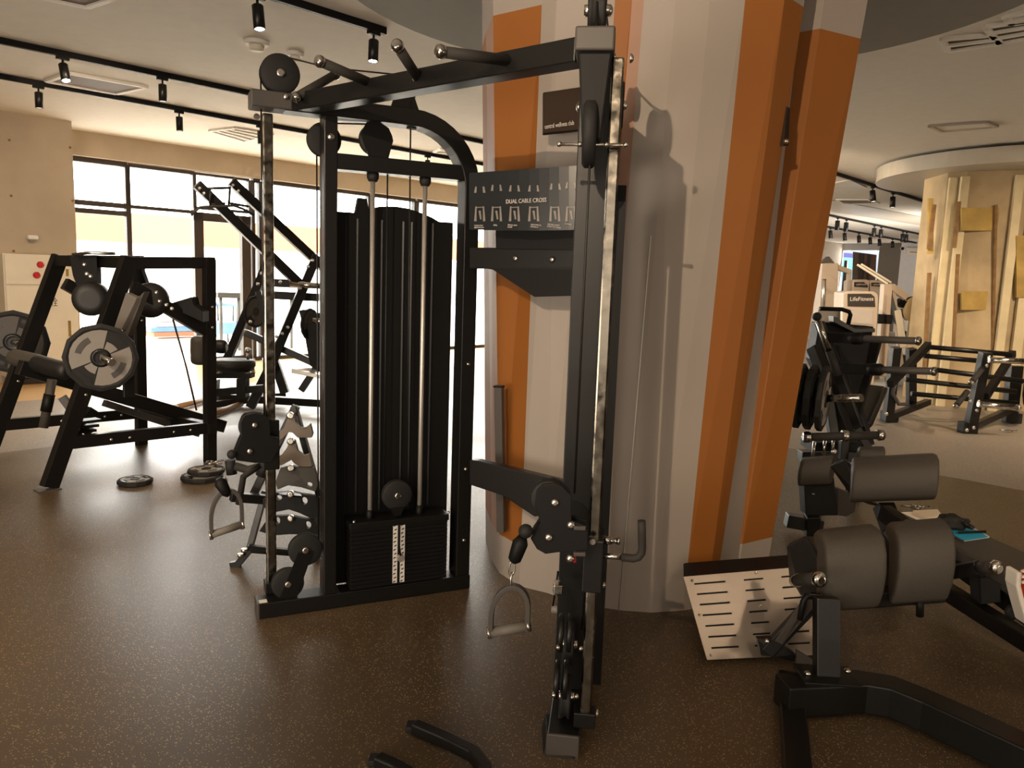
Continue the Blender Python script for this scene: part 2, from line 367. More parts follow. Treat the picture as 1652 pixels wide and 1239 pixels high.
# ------------------------------------------------------------------ striped pillar
PB = [(-.12, 4.25), (-.075, 3.95), (-.03, 3.78), (.07, 3.62), (.2, 3.55), (.27, 3.5), (.33, 3.47), (.38, 3.43), (.42, 3.41), (.55, 3.375), (.68, 3.365), (.83, 3.40),
      (.95, 3.45), (1.005, 3.52), (1.175, 3.75), (1.18, 3.752), (1.37, 3.88), (1.52, 4.3), (1.4, 4.9), (.75, 5.2), (.1, 4.9)]
PT = [(778, 4.15), (784, 3.9), (796, 3.66), (872, 3.5), (897, 3.44), (960, 3.38), (988, 3.34), (1015, 3.32), (1034, 3.30), (1085, 3.27), (1140, 3.26), (1196, 3.27),
      (1258, 3.30), (1289, 3.42), (1287, 3.74), (1321, 3.68), (1389, 3.80), (1389, 4.25), None, None, None]
TOPS = []
for i, (x, y) in enumerate(PB):
    if PT[i]: t = D(PT[i][0], 60, PT[i][1])
    else: t = V3((.75+(x-.75)*1.17, 4.3+(y-4.3)*1.17, 2.65))
    TOPS.append(t)
def pp(i, z, off=0.0):
    i %= len(PB); b = V3((PB[i][0], PB[i][1], 0)); p = b + (TOPS[i]-b)*(z/TOPS[i].z); p.z = z
    if off:
        r = V3((p.x-.75, p.y-4.3, 0)).normalized(); p = p + r*off
    return p
ZB, ZT = .21, 2.67
pil = thing('pillar', '', '', (0.75, 4.3, 0)); del pil['label']; del pil['category']; pil['kind'] = 'structure'
n = len(PB)
for (za, zb, nm) in ((0, ZB, 'grey_plinth'), (ZT, 3.14, 'grey_head')):
    vs = [pp(i, za) for i in range(n)] + [pp(i, zb) for i in range(n)]
    MB().add(vs, [(i, (i+1) % n, n+(i+1) % n, n+i) for i in range(n)]).build(nm, PGREY, pil)
def strip(a, b, m, nm):
    vs = [pp(i, ZB) for i in range(a, b+1)] + [pp(i, ZT) for i in range(a, b+1)]; k = b-a+1
    return MB().add(vs, [(i, i+1, k+i+1, k+i) for i in range(k-1)]).build(nm, m, pil)
strip(0, 1, PORANGE, 'orange_panel'); strip(1, 2, PEDGE_SHADING, 'edge_panel'); strip(2, 3, PORANGE, 'orange_panel'); strip(3, 6, PGREY, 'grey_panel')
strip(6, 7, PORANGE, 'orange_panel'); strip(7, 8, PEDGE_SHADING, 'edge_panel'); strip(8, 11, PGREY, 'grey_panel'); strip(11, 13, PORANGE, 'orange_panel')
strip(13, 14, PGREY, 'grey_panel'); strip(14, 17, PORANGE, 'orange_panel'); strip(17, 21, PGREY, 'grey_panel')
MB().tube([pp(9, .0, .002) + V3((-.02, 0, 0)), pp(9, 1.7, .002) + V3((-.02, 0, 0))], .0025, 6).build('seam', WHITE, pil)
# things fixed to the pillar
q0 = pp(4, 2.05); 
nrm = V3((-.35, -.94, 0)).normalized(); tan = V3((nrm.y*-1, nrm.x, 0))
sb = thing('sign_board', 'dark brown club sign board fixed high on the pillar', 'sign', D(902, 180, 3.36))
def onb(x, y, e=0): return PV(x, y, (.2-e*.17, 3.30-e*.98), (1, -.17))
MB().prism([onb(876, 149), onb(945, 139), onb(945, 208), onb(876, 215)], V3((.0, .05, 0))).build('board', SIGN, sb, .003)
def text(s, name, loc, ax, up, h, m, parent, align='LEFT', depth=.0008, width=None):
    cu = bpy.data.curves.new(name, 'FONT'); cu.body = s; cu.size = h; cu.align_x = align; cu.extrude = depth
    o = bpy.data.objects.new(name, cu); COL.objects.link(o)
    dg = bpy.context.evaluated_depsgraph_get(); me = bpy.data.meshes.new_from_object(o.evaluated_get(dg))
    COL.objects.unlink(o); bpy.data.objects.remove(o)
    ax = V3(ax).normalized(); up = V3(up); up = (up-ax*up.dot(ax)).normalized(); nz = ax.cross(up)
    sx = 1.0
    if width and len(me.vertices):
        xs = [v.co.x for v in me.vertices]; sx = width/max(1e-6, max(xs)-min(xs))
    org = V3((0, 0, 0)); p = parent
    while p is not None: org += p.location; p = p.parent
    for v in me.vertices: v.co = V3(loc) + ax*(v.co.x*sx) + up*v.co.y + nz*v.co.z - org
    me.materials.clear(); me.materials.append(m)
    o = bpy.data.objects.new(name, me); COL.objects.link(o); o.parent = parent; return o
a_, b_ = onb(879, 208, .004), onb(926, 201, .004)
text('central wellness club', 'lettering', a_, b_-a_, (0, 0, 1), .026, TXT, sb, width=(b_-a_).length)
sw = thing('wall_switch', 'white wall switch plate low on the pillar recess', 'switch', D(1216, 670, 3.6))
def onr(x, y, e=0): return PV(x, y, (1.005+e*.8, 3.52-e*.6-.0), (.17, .23))
MB().prism([onr(1208, 654, .01), onr(1221, 653, .01), onr(1221, 685, .01), onr(1206, 686, .01)], V3((-.03, .03, 0))*.6).build('plate', WHITE, sw, .002)
MB().prism([onr(1213, 664, .016), onr(1217, 664, .016), onr(1217, 669, .016), onr(1213, 669, .016)], V3((-.01, .01, 0))*.4).build('indicator', RED, sw)
so = thing('name_plate', 'small dark metal plate above the white wall switch', 'plate', D(1215, 638, 3.6))
MB().prism([onr(1207, 634, .01), onr(1222, 632, .01), onr(1222, 641, .01), onr(1207, 643, .01)], V3((-.02, .02, 0))*.5).build('plate', GUNM, so, .001)
MB().prism([onr(1211, 636, .014), onr(1219, 635, .014), onr(1219, 639, .014), onr(1211, 640, .014)], V3((-.01, .01, 0))*.4).build('insert', STEEL, so)
dh = thing('door_holder', 'brown metal latch strip fixed up on the orange pillar face', 'latch', D(1268, 205, 3.55))
def onf(x, y, e=0): return PV(x, y, (1.20+e*.6, 3.50-e*.8), (.3, .4))
MB().prism([onf(1270, 172), onf(1275, 174), onf(1272, 235), onf(1264, 235)], V3((-.03, .03, 0))).build('strip', SIGN, dh, .002)
MB().ball(onf(1268, 228, .01), .012).build('knob', STEEL, dh)
bp_ = thing('black_wall_strip', 'tall black plastic trim strip standing against the orange pillar edge', 'strip', G(808, 860, .25))
MB().post(D(805, 623, 3.62), D(809, 858, 3.66), .04, .03, (1, -.5, 0)).build('strip_body', GUNM, bp_, .003)
MB().post(D(805, 622, 3.62), D(805, 625, 3.62), .044, .034, (1, -.5, 0)).build('end_cap', BLACK2, bp_)
# dropped soffit ring round the pillar
def disc(name, c, r, z0, z1, m, n=72):
    vs = []
    for z in (z0, z1):
        for i in range(n): vs.append(V3((c[0]+r*math.cos(2*math.pi*i/n), c[1]+r*math.sin(2*math.pi*i/n), z)))
    o = MB().add(vs, [tuple(range(n-1, -1, -1)), tuple(range(n, 2*n))] + [(i, (i+1) % n, n+(i+1) % n, n+i) for i in range(n)]).build(name, m)
    return struct(o)
disc('ceiling_ring', (.86, 4.3), 1.95, 3.12, CEIL, SOFF)
# ------------------------------------------------------------------ unfinished pillar on the right, with its ring
disc('ceiling_ring', (7.0, 10.9), 1.9, 3.07, 3.26, SOFF2)
def gx(px, Y): return D(px, 480, Y).xy
KP = 1.045
pl2 = [gx(1472, 11.1), gx(1508, 9.95*KP), gx(1538, 9.8*KP), gx(1625, 9.55*KP), gx(1720, 9.55*KP), gx(1790, 10.5), (8.0, 11.4), (7.3, 12), (6.3, 11.9)]
struct(MB().prism([V3((p[0], p[1], 0)) for p in pl2], (0, 0, 3.08)).build('pillar', YEL))
p2o = bpy.data.objects['pillar.001']
def onp(px, y, Y): return D(px, y, Y)
def stud(px, Y, wd, m, x2=None, nm='stud'):
    p = gx(px, Y*KP); return MB().box((p[0], p[1], 1.5), wd, .06, 3.0, (1, -.18, 0)).build(nm, m, p2o, .004)
stud(1518, 9.9, .11, YEL3); stud(1536, 9.77, .10, YEL3); stud(1622, 9.5, .10, YEL3); stud(1650, 9.48, .12, YEL3)
for (x0, x1, y0, y1, Y) in ((1552, 1612, 335, 372, 9.66), (1498, 1506, 320, 410, 9.98), (1640, 1660, 380, 480, 9.45), (1552, 1612, 470, 500, 9.66)):
    Y *= KP; MB().prism([D(x0, y0, Y), D(x1, y0, Y-.03), D(x1, y1, Y-.03), D(x0, y1, Y)], (0, .04, 0)).build('filler_patch', YEL2, p2o)
for (x0, x1, y0, y1, Y) in ((1505, 1511, 330, 402, 9.94), (1546, 1551, 325, 400, 9.72), (1544, 1549, 410, 560, 9.72), (1498, 1503, 440, 600, 9.96), (1606, 1610, 330, 640, 9.58)):
    Y *= KP; MB().prism([D(x0, y0, Y), D(x1, y0, Y-.02), D(x1-8, y1, Y-.02), D(x0-8, y1, Y)], (0, .04, 0)).build('stain', RUST, p2o)
# ------------------------------------------------------------------ lighting tracks and their heads
def track(name, v, ua, ub, label):
    o = MB().beam(UV(ua, v, 3.272), UV(ub, v, 3.272), .036, .05).build('lighting_track', BLACK2)
    tag(o, label, 'lighting track', 'lighting tracks'); return o
track('t', -4.84, -8, 3.62, 'black ceiling lighting track nearest the grey pillar ring')
track('t', -7.58, -8, 30, 'black ceiling lighting track, middle of the three at left')
track('t', -9.0, -8, 30.5, 'black ceiling lighting track closest to the glass front')
track('t', -4.86, 11.6, 17.5, 'black lighting track over the right room, passing the pale ring')
def head(u, v, lit, tilt, label, s=1.0, group='track spotlights', par=None):
    top = UV(u, v, 3.247); h = thing('track_spotlight', label, 'spotlight', top, group)
    MB().box(top + V3((0, 0, -.012)), .1, .034, .026, AU).build('adapter', BLACK2, h, .002)
    MB().cyl(top + V3((0, 0, -.02)), top + V3((0, 0, -.065)), .009, 10).build('stem', BLACK2, h)
    d = (V3((0, 0, -1)) + V3(tilt)).normalized(); a = top + V3((0, 0, -.06)); b = a + d*.155*s
    MB().lathe([(0, .03), (.006, .037*s), (.155*s, .037*s), (.155*s, .031*s), (.148*s, .03*s)], a, d, 24).build('can', BLACK, h)
    MB().lathe([(.149*s, .02), (.151*s, .0305*s), (.1515*s, .02)], a, d, 24).build('lens', LENS if lit else LENSD, h)
    return h, b, d
def headpx(px, py, v, lit, tilt, label, s=1.0):
    p = PV(px, py, UV(0, v), AU); return head(p.dot(AU), v, lit, tilt, label, s)
HL = [(415, -8, -4.84, True, (.12, -.1, 0), 'lit black track spotlight at the top edge of the photo'),
      (603, 50, -4.84, True, (0, -.12, 0), 'lit black track spotlight glaring beside the grey ceiling ring'),
      (101, 95, -7.58, True, (.3, -.25, 0), 'lit black track spotlight next to the long brown ceiling vent'),
      (262, 126, -7.58, False, (0, 0, 0), 'black track spotlight hanging straight down right of the long brown vent'),
      (62, 143, -9.0, False, (0, 0, 0), 'leftmost black track spotlight, above the beige concrete wall'),
      (289, 182, -9.0, False, (0, .05, 0), 'black track spotlight hanging above the glass front left of the machine'),
      (420, 206, -9.0, False, (0, .05, 0), 'black track spotlight partly behind the left chrome column'),
      (690, 252, -9.0, False, (0, .05, 0), 'small black track spotlight seen inside the curved machine frame'),
      (1408, 300, -4.86, False, (.1, -.2, 0), 'black far-room spotlight, left of the pair under the pale ring'),
      (1441, 312, -4.86, False, (.0, -.1, 0), 'black far-room spotlight, right of the pair under the pale ring')]
for (px, py, v, lit, tl, lb) in HL:
    h, b, d = headpx(px, py, v, lit, tl, lb, 1.25 if px > 1400 else 1)
    if lit: lamp('spot_bulb', 'SPOT', b + d*.02, 60, WARM, b + d, .03, 80, .9)
for i, px in enumerate((1352, 1366, 1411, 1422, 1457, 1463)):
    headpx(px, 350 + (px-1352)*.22, -7.58, False, (0, 0, 0), 'small far spotlight on the paired track, number %s from the left' % ('one two three four five six'.split()[i]), 1.5)
for i, px in enumerate((1340, 1363, 1386, 1404, 1419, 1440)):
    headpx(px, 366 + (px-1340)*.2, -9.0, False, (.1, -.1, 0), 'tiny spotlight on the farthest track, number %s from the left' % ('one two three four five six'.split()[i]), 1.5)
for (x, y) in ((-2.6, 1.0), (.6, -1.0), (-1.5, -3.0)):
    p = V3((x, y, 0))
# ceiling fittings
VENTD = mat('vent_dark', '6b5a4c', .7)
def cvent(pts, label, inner=VENTD, slats=0, cat='ceiling vent', fr=WHITE, name='ceiling_vent'):
    P = [G(x, y, CEIL-.012) for x, y in pts]; c = sum(P, V3((0, 0, 0)))/4
    t = thing(name, label, cat, c)
    MB().prism([p*.96 + c*.04 for p in P], (0, 0, .01)).build('panel', inner, t)
    m = MB()
    for k in range(4): m.beam(P[k], P[(k+1) % 4], .045, .028)
    m.build('frame', fr, t, .003)
    for k in range(slats):
        f = (k+1)/(slats+1)
        MB().beam(P[0]*(1-f)+P[3]*f - V3((0, 0, .006)), P[1]*(1-f)+P[2]*f - V3((0, 0, .006)), .04, .02).build('slat', fr, t)
    return t
cvent([(112, 118), (236, 140), (188, 151), (75, 131)], 'long brown recessed ceiling vent behind the lit spotlight')
cvent([(86, -12), (185, -4), (140, 11), (60, -6)], 'brown ceiling vent at the very top left of the photo')
cvent([(380, 206), (440, 216), (395, 228), (338, 211)], 'pale ceiling vent beyond the tracks left of the chrome column', mat('vent_pale', 'a79f90', .7), 3)
cvent([(712, 240), (745, 243), (735, 248), (700, 245)], 'slim pale vent in the ceiling inside the curved machine frame', mat('vent_pale', 'a79f90', .7))
cvent([(1500, 203), (1590, 197), (1608, 204), (1520, 212)], 'flush square ceiling hatch over the right room', CEILM, 0, 'hatch', mat('hatch_edge', 'b8afa2', .8), 'ceiling_hatch')
GD = mat('grille_dark', '4c4027', .7)
cvent([(1521, 63), (1601, 56), (1613, 69), (1530, 82)], 'leftmost white slatted ceiling grille beside the grey ring', GD, 1)
cvent([(1590, 43), (1680, 29), (1706, 52), (1614, 69)], 'middle white slatted ceiling grille at the right photo edge', GD, 2)
cvent([(1622, 27), (1690, 12), (1708, 24), (1634, 38)], 'topmost white slatted ceiling grille in the right corner', GD, 1)
cvent([(1350, 322), (1400, 322), (1418, 328), (1362, 329)], 'pale cassette vent in the far room ceiling', VENTD)
for (x, y, r, lb) in ((414, 66, .1, 'larger white ceiling smoke detector below the top spotlight'), (476, 84, .07, 'smaller beige ceiling smoke detector right of the larger one')):
    p = G(x, y, CEIL); t = thing('smoke_detector', lb, 'smoke detector', p, 'smoke detectors')
    MB().lathe([(0, r), (.02, r), (.035, r*.85)], p, (0, 0, -1), 28).build('base', WHITE, t)
    MB().lathe([(.03, r*.6), (.07, r*.55), (.08, r*.35)], p, (0, 0, -1), 24).build('sensor', CREAM, t)

# ================================================================== DUAL CABLE MACHINE
CM = thing('cable_machine', 'large black dual cable cross machine with chrome guide columns beside the striped pillar', 'cable machine', (-.3, 2.95, 0))
A1 = (V3((-1.08, 3.2, 0)), V3((math.cos(math.radians(25)), math.sin(math.radians(25)), 0)), 1)
A2 = (V3((.2, 2.27, 0)), V3((math.cos(math.radians(83)), math.sin(math.radians(83)), 0)), -1)
def LT(A, s, t, z):
    P, d, sg = A; o = V3((-d.y, d.x, 0))*sg
    return P + d*s + o*t + V3((0, 0, z))
def arm(A, stack_shift=0):
    L = lambda s, t, z: LT(A, s, t, z)
    d = A[1]; o = V3((-d.y, d.x, 0))*A[2]
    m = MB(); m.beam(L(-.0, 0, .035), L(.98, 0, .035), .1, .07); m.build('base_beam', BLACK, CM, .004)
    MB().box(L(-.003, 0, .035), .012, .105, .075, d).build('end_cap', GUNM, CM, .004)
    lp = [L(.12, 0, 2.175)] + [L(.66+.28*math.sin(a), 0, 1.895+.28*math.cos(a)) for a in [i*math.pi/2/10 for i in range(11)]] + [L(.94, 0, .07)]
    MB().sweep(lp, .1, .07, o).build('frame_loop', BLACK, CM, .004)
    MB().post(L(.305, 0, .07), L(.305, 0, 2.14), .056, .1, d).build('front_post', BLACK, CM, .004)
    MB().beam(L(.33, 0, 1.962), L(.91, 0, 1.962), .09, .065).build('upper_rail', BLACK, CM, .003)
    MB().box(L(.07, 0, 2.175), .16, .112, .066, d).build('tip_sleeve', GUNM, CM, .006)
    bolt(L(.125, -.056, 2.19), -o, CM, .013); bolt(L(.305, -.05, 2.055), -o, CM, .016)
    for z in (.25, .6, 1.1): bolt(L(.94, -.05, z), -o, CM, .009)
    # chrome guide column with adjustment holes
    g = MB().post(L(.067, .067, .07), L(.067, .067, 2.14), .042, .036, d).build('guide_column', WORN, CM, .006)
    MB().beam(L(.067, .03, .1), L(.067, .10, .1), .06, .05).build('column_foot', BLACK, CM, .003)
    bolt(L(.067, .1, .115), o, CM, .014); bolt(L(.067, .1, .55), o, CM, .01); bolt(L(.03, .1, 2.13), o, CM, .013)
    # shroud behind the stack with folded ribs
    sh = [(.345, .06), (.345, 1.765), (.44, 1.765), (.452, 1.83), (.49, 1.83), (.50, 1.785), (.55, 1.80), (.62, 1.805), (.68, 1.80), (.76, 1.78), (.80, 1.765), (.83, 1.75), (.90, 1.75), (.90, .06)]
    MB().prism([L(s, .085, z) for s, z in sh], o*.03).build('shroud', BLACK2, CM)
    m = MB()
    for s in (.40, .45, .56, .66, .70, .80): m.beam(L(s, .083, .4), L(s, .083, 1.74), .008, .01)
    m.build('shroud_rib', BLACK, CM)['kind'] = 'stuff'
    # rods, stack
    for s in (.495, .732):
        MB().cyl(L(s, 0, .06), L(s, 0, 1.93), .0105, 16).build('guide_rod', mat('satin_rod', 'd8d4cc', .5, .8), CM)
        MB().lathe([(0, .026), (.02, .026), (.035, .018)], L(s, 0, 1.93), (0, 0, -1), 20).build('rod_collar', RUBBER, CM)
        MB().cyl(L(s, 0, .37), L(s, 0, .43), .017).build('rod_bushing', BLACK2, CM)
    first = None
    for k in range(15):
        if first is None:
            first = MB().box(L(.625, 0, .085), .46, .11, .0175, d).build('stack_plate', BLACK2, CM, .002)
        else:
            c = first.copy(); COL.objects.link(c); c.location = V3((0, 0, k*.0192)); c.parent = CM
    MB().box(L(.625, 0, .375), .47, .12, .03, d).build('top_plate', BLACK, CM, .003)
    for s in (.41, .86): bolt(L(s, -.05, .392), (0, 0, 1), CM, .007)
    lb = MB().box(L(.60, -.0565, .225), .022, .002, .28, d).build('number_strip', WHITE, CM)
    lb2 = MB().box(L(.635, -.0565, .225), .022, .002, .28, d).build('number_strip', WHITE, CM)
    m = MB()
    for s in (.60, .635):
        for k in range(15): m.box(L(s-.003+.004*(k % 2), -.058, .092+k*.0192), .012, .001, .005, d+V3((0, 0, .5)))
    m.build('number_mark', BLACK2, lb)
    MB().tube([L(.612, -.07, .37), L(.61, -.075, .3), L(.618, -.085, .22)], .004).build('pin_lanyard', BLACK2, CM)
    MB().lathe([(0, .012), (.01, .016), (.03, .015)], L(.62, -.06, .21), -o, 16).build('selector_pin', PLATEG, CM)
    pulley(L(.615, -.02, .495), o, .07, CM, .034)
    MB().prism([L(.585, -.04, .44), L(.645, -.04, .44), L(.63, -.04, .40), L(.6, -.04, .40)], o*.05).build('pulley_yoke', BLACK, CM)
    MB().cyl(L(.615, 0, .39), L(.615, 0, .43), .012).build('yoke_bolt', CHROME, CM)
    # pulleys
    pulley(L(.108, 0, 2.285), o, .078, CM, .052)
    pulley(L(.30, .075, 2.06), o, .072, CM, .032); pulley(L(.50, .0, 2.07), o, .066, CM, .032)
    MB().prism([L(.435, -.03, 2.09), L(.46, -.03, 2.135), L(.51, -.03, 2.145), L(.555, -.03, 2.12), L(.57, -.03, 2.09), L(.575, -.03, 2.07), L(.555, -.03, 1.995), L(.47, -.03, 1.995)], o*.012).build('pulley_guard', BLACK2, CM)
    pulley(L(.63, .03, 2.30), o, .062, CM, .032)
    MB().prism([L(.57, 0, 2.21), L(.70, 0, 2.21), L(.66, 0, 2.31), L(.60, 0, 2.31)], o*.008).build('pulley_bracket', BLACK, CM)
    pulley(L(.203, 0, .277), o, .073, CM, .034); pulley(L(.127, 0, .13), o, .070, CM, .034)
    MB().prism([L(.09, -.022, .07), L(.165, -.022, .07), L(.235, -.022, .27), L(.17, -.022, .27)], o*.006).build('pulley_bracket', BLACK2, CM)
    # cables
    for pts in ([(.035, .0, 2.285), (.035, 0, .85)], [(.27, .075, 2.0), (.27, .04, .30)], [(.11, 0, 2.36), (.30, .02, 2.345), (.62, .03, 2.36)], [(.56, .0, 2.05), (.56, 0, .5)], [(.66, 0, 2.25), (.67, 0, .5)],
                [(.19, 0, .20), (.15, 0, .10)], [(.30, .075, 2.13), (.50, 0, 2.135)]):
        MB().tube([L(*p) for p in pts], .0035, 8).build('cable', CABLE, CM)
    MB().lathe([(0, .022), (.006, .022)], L(.665, 0, 2.14), (0, 0, -1), 16).build('cable_guide', RUBBER, CM)
arm(A1); arm(A2)
# top bar and chin-up grips
tb0 = LT(A1, .20, -.04, 2.178); tb1 = LT(A2, .14, -.04, 2.178)
MB().beam(tb0, tb1, .08, .07).build('top_bar', BLACK, CM, .004)
def grip(p, q, rr=.0175):
    p = V3(p); q = V3(q); g = MB().cyl(p, q, rr, 18).build('chin_up_grip', GRIP, CM); d = (q-p).normalized()
    for (e, s_) in ((p, -1), (q, 1)):
        MB().lathe([(0, rr*1.1), (.012, rr*1.25), (.022, rr*1.1), (.028, rr*.6)], e, d*s_, 20).build('chrome_cap', CHROME, g)
    return g
grip(D(481, 155, 3.18), D(538, 122, 3.3)); grip(D(600, 135, 2.98), D(520, 101, 2.80)); grip(D(673, 124, 2.80), D(643, 77, 2.62)); grip(D(822, 98, 2.55), D(716, 84, 2.42))
# end of near tip: ball stop and bolts at the upper pulley block
MB().prism([LT(A2, -.0, -.045, 2.14), LT(A2, -.0, .05, 2.14), LT(A2, -.0, .03, 1.9), LT(A2, -.0, -.025, 1.9)], A2[1]*.05).build('pulley_housing', BLACK2, CM, .006)
MB().lathe([(-.02, .09), (-.012, .1), (.012, .1), (.02, .09)], LT(A2, .06, -.005, 1.93), (1, -.1, 0), 28).build('pulley', RUBBER, CM)
for t in (-.09, -.03, .045, .1): bolt(LT(A2, .02, t, 1.89), (0, -1, 0), CM, .008)
MB().cyl(LT(A2, .02, -.09, 1.89), LT(A2, .02, .1, 1.89), .005).build('cross_bolt', STEEL, CM)
# back links between the two arms
def XB(x, y, dy=0): return PV(x, y, (-.23, 3.50+dy), (.62, -.35))
Dlk = V3((.62, -.35, 0)).normalized(); Nlk = V3((-.35, -.62, 0)).normalized()
MB().prism([XB(757, 399), XB(960, 402), XB(960, 437), XB(757, 433)], -Nlk*.06).build('upper_link', BLACK, CM, .003)
MB().prism([XB(778, 432), XB(795, 435), XB(862, 479), XB(930, 477), XB(960, 430)], -Nlk*.008).build('gusset_plate', BLACK2, CM)
MB().prism([XB(800, 372), XB(960, 370), XB(960, 405), XB(800, 402)], -Nlk*.008).build('gusset_plate', BLACK2, CM)
for (x, y) in ((832, 417), (891, 419)): bolt(XB(x, y, -.002), Nlk, CM, .014)
MB().prism([XB(757, 742), XB(768, 743), XB(912, 778), XB(912, 822), XB(862, 834), XB(812, 800), XB(757, 782)], -Nlk*.05).build('lower_link', BLACK, CM, .004)
# curved instruction placard
pl = []
for k in range(13):
    x = 757 + (950-757)*k/12; pl.append(x)
back = MB()
vs = []
for dd in (0, .012):
    for x in pl:
        top = 279 - 12*(x-757)/175; bot = 372 - 4*abs((x-850)/90)**2*.4
        e = -.05*math.sin(math.pi*(x-757)/193) + dd
        vs += [PV(x, top, (-.23-.0, 3.42+e), (.62, -.35)), PV(x, bot, (-.23, 3.42+e), (.62, -.35))]
k = len(pl); fs = []
for i in range(k-1):
    fs.append((2*i, 2*i+2, 2*i+3, 2*i+1)); j = 2*k; fs.append((j+2*i, j+2*i+1, j+2*i+3, j+2*i+2))
    fs.append((2*i, j+2*i, j+2*i+2, 2*i+2)); fs.append((2*i+1, 2*i+3, j+2*i+3, j+2*i+1))
fs.append((0, 1, j+1, j)); fs.append((2*k-2, j+2*k-2, j+2*k-1, 2*k-1))
pc = MB().add(vs, fs).build('instruction_placard', PLAC, CM)
def onc(x, y, lift=.003):
    e = -.05*math.sin(math.pi*(x-757)/193) - lift; return PV(x, y, (-.23, 3.42+e), (.62, -.35))
a_, b_ = onc(816, 328.5, .006), onc(881, 325.5, .006)
text('DUAL CABLE CROSS', 'title_text', a_, b_-a_, (0, 0, 1), .024, TXT, pc, width=(b_-a_).length)
def fig(x, y, hgt, leg=0):
    m = MB()
    for s_ in (-1, 1):
        m.prism([onc(x+s_*6-1.2, y), onc(x+s_*6+1.2, y), onc(x+s_*7.2+2, y+hgt), onc(x+s_*7.2-2, y+hgt)], -Nlk*.0-V3((0, .001, 0)))
    if leg: m.prism([onc(x-6, y+1), onc(x+6, y+.6), onc(x+6, y+2), onc(x-6, y+2.4)], V3((0, -.001, 0)))
    m.prism([onc(x-2, y+7), onc(x+1.5, y+7), onc(x+3, y+hgt-3), onc(x+.5, y+hgt-3)], V3((0, -.001, 0)))
    m.build('exercise_diagram', PLATEG, pc)
EX = []
for x in (774, 801, 830, 861, 895, 921): fig(x, 333, 24, 1)
for x, y in ((774, 301), (801, 298), (830, 299), (861, 299), (896, 296), (921, 294)): fig(x, y, 10)
for x, t_ in ((765, 'CROSS CHOP\nHIGH TO LOW'), (796, 'CURL'), (819, 'SINGLE ARM\nCHOP'), (856, 'ABDOMINAL\nCRUNCH'), (883, 'CROSS CHOP\nLOW TO HIGH'), (911, 'LUNGE')):
    a_ = onc(x, 365-(x-765)*.02, .005); b_ = onc(min(x+19, 931), 365, .005)
    text(t_, 'caption', a_, b_-a_, (0, 0, 1), .0085, TXT, pc)
# carriage on the left column
W1 = lambda x, y, e=0: PV(x, y, LT(A1, 0, -.05-e, 0), A1[1])
o1 = V3((-A1[1].y, A1[1].x, 0))
car = [(388.6, 682), (392, 674), (396, 670), (410, 667), (424, 669), (433, 675), (436, 685), (436, 703), (449, 706), (452, 722), (437, 747), (412, 747), (381, 743), (378, 733), (383, 719), (390, 703)]
MB().prism([W1(*p) for p in car], o1*.012).build('swivel_plate', BLACK2, CM, .002)
MB().prism([W1(*p) for p in car], o1*.012).build('swivel_plate', BLACK2, CM, .002).location += o1*.05
pulley(W1(411, 690) + o1*.03, o1, .062, CM, .03)
for p in ((411, 686), (403, 728)): bolt(W1(*p), -o1, CM, .013)
MB().box(LT(A1, .067, .067, .75), .07, .07, .22, A1[1]).build('carriage_sleeve', BLACK, CM, .004)
MB().tube([LT(A1, .02, .05, .66), LT(A1, -.05, .03, .62), LT(A1, -.07, .03, .5)], .014).build('adjust_handle', GRIP, CM)
bs = W1(374, 733); MB().ball(bs, .02).build('stop_ball', RUBBER, CM)
def stirrup(cn, top, halfw, hgt, ax, label, parent=None):
    t = thing('stirrup_handle', label, 'cable handle', cn, 'stirrup handles on the cable machine')
    ax = V3(ax).normalized(); U3 = V3((0, 0, 1)); pts = []
    for k in range(15):
        a = math.pi*(k/14); pts.append(V3(cn) + ax*(halfw*math.cos(a)*1.0) + U3*(hgt*.35 + hgt*.55*math.sin(a)))
    pts = [V3(cn)+ax*(halfw*1.0)+U3*(-hgt*.1)] + pts + [V3(cn)-ax*(halfw*1.0)+U3*(-hgt*.1)]
    n_ = ax.cross(U3)
    MB().sweep(pts, .028, .015, n_).build('webbing', GUNM, t, .002)
    MB().cyl(V3(cn)-ax*halfw, V3(cn)+ax*halfw, .016, 18).build('hand_grip', mat('grey_rubber_grip', '6d675f', .6), t)
    for s_ in (-1, 1): MB().cyl(V3(cn)+ax*(s_*halfw), V3(cn)+ax*(s_*(halfw+.008)), .019, 18).build('end_disc', STEEL, t)
    up = V3(cn)+U3*(hgt*.9); top = V3(top); n = max(2, int((top-up).length/.03))
    for k in range(n):
        c = up + (top-up)*((k+.5)/n); a2 = ax if k % 2 else n_; l = (top-up).length/n*.62; dd = (top-up).normalized()
        MB().tube([c + dd*(l*math.cos(2*math.pi*j/12)) + a2*(.009*math.sin(2*math.pi*j/12)) for j in range(12)], .0028, 6, True).build('chain_link', STEEL, t)
    return t
sl = W1(366, 861, .03); stirrup(sl + V3((0, 0, .018)), W1(362, 772, .03), .062, .185, A1[1] + V3((0, 0, .26)), 'grey rubber stirrup handle hanging at the left chrome column')
MB().lathe([(0, .012), (.02, .026), (.07, .02), (.085, .008)], W1(352, 772, .03), V3((.5, .1, -1)), 18).build('cable_ball', BLACK2, CM)
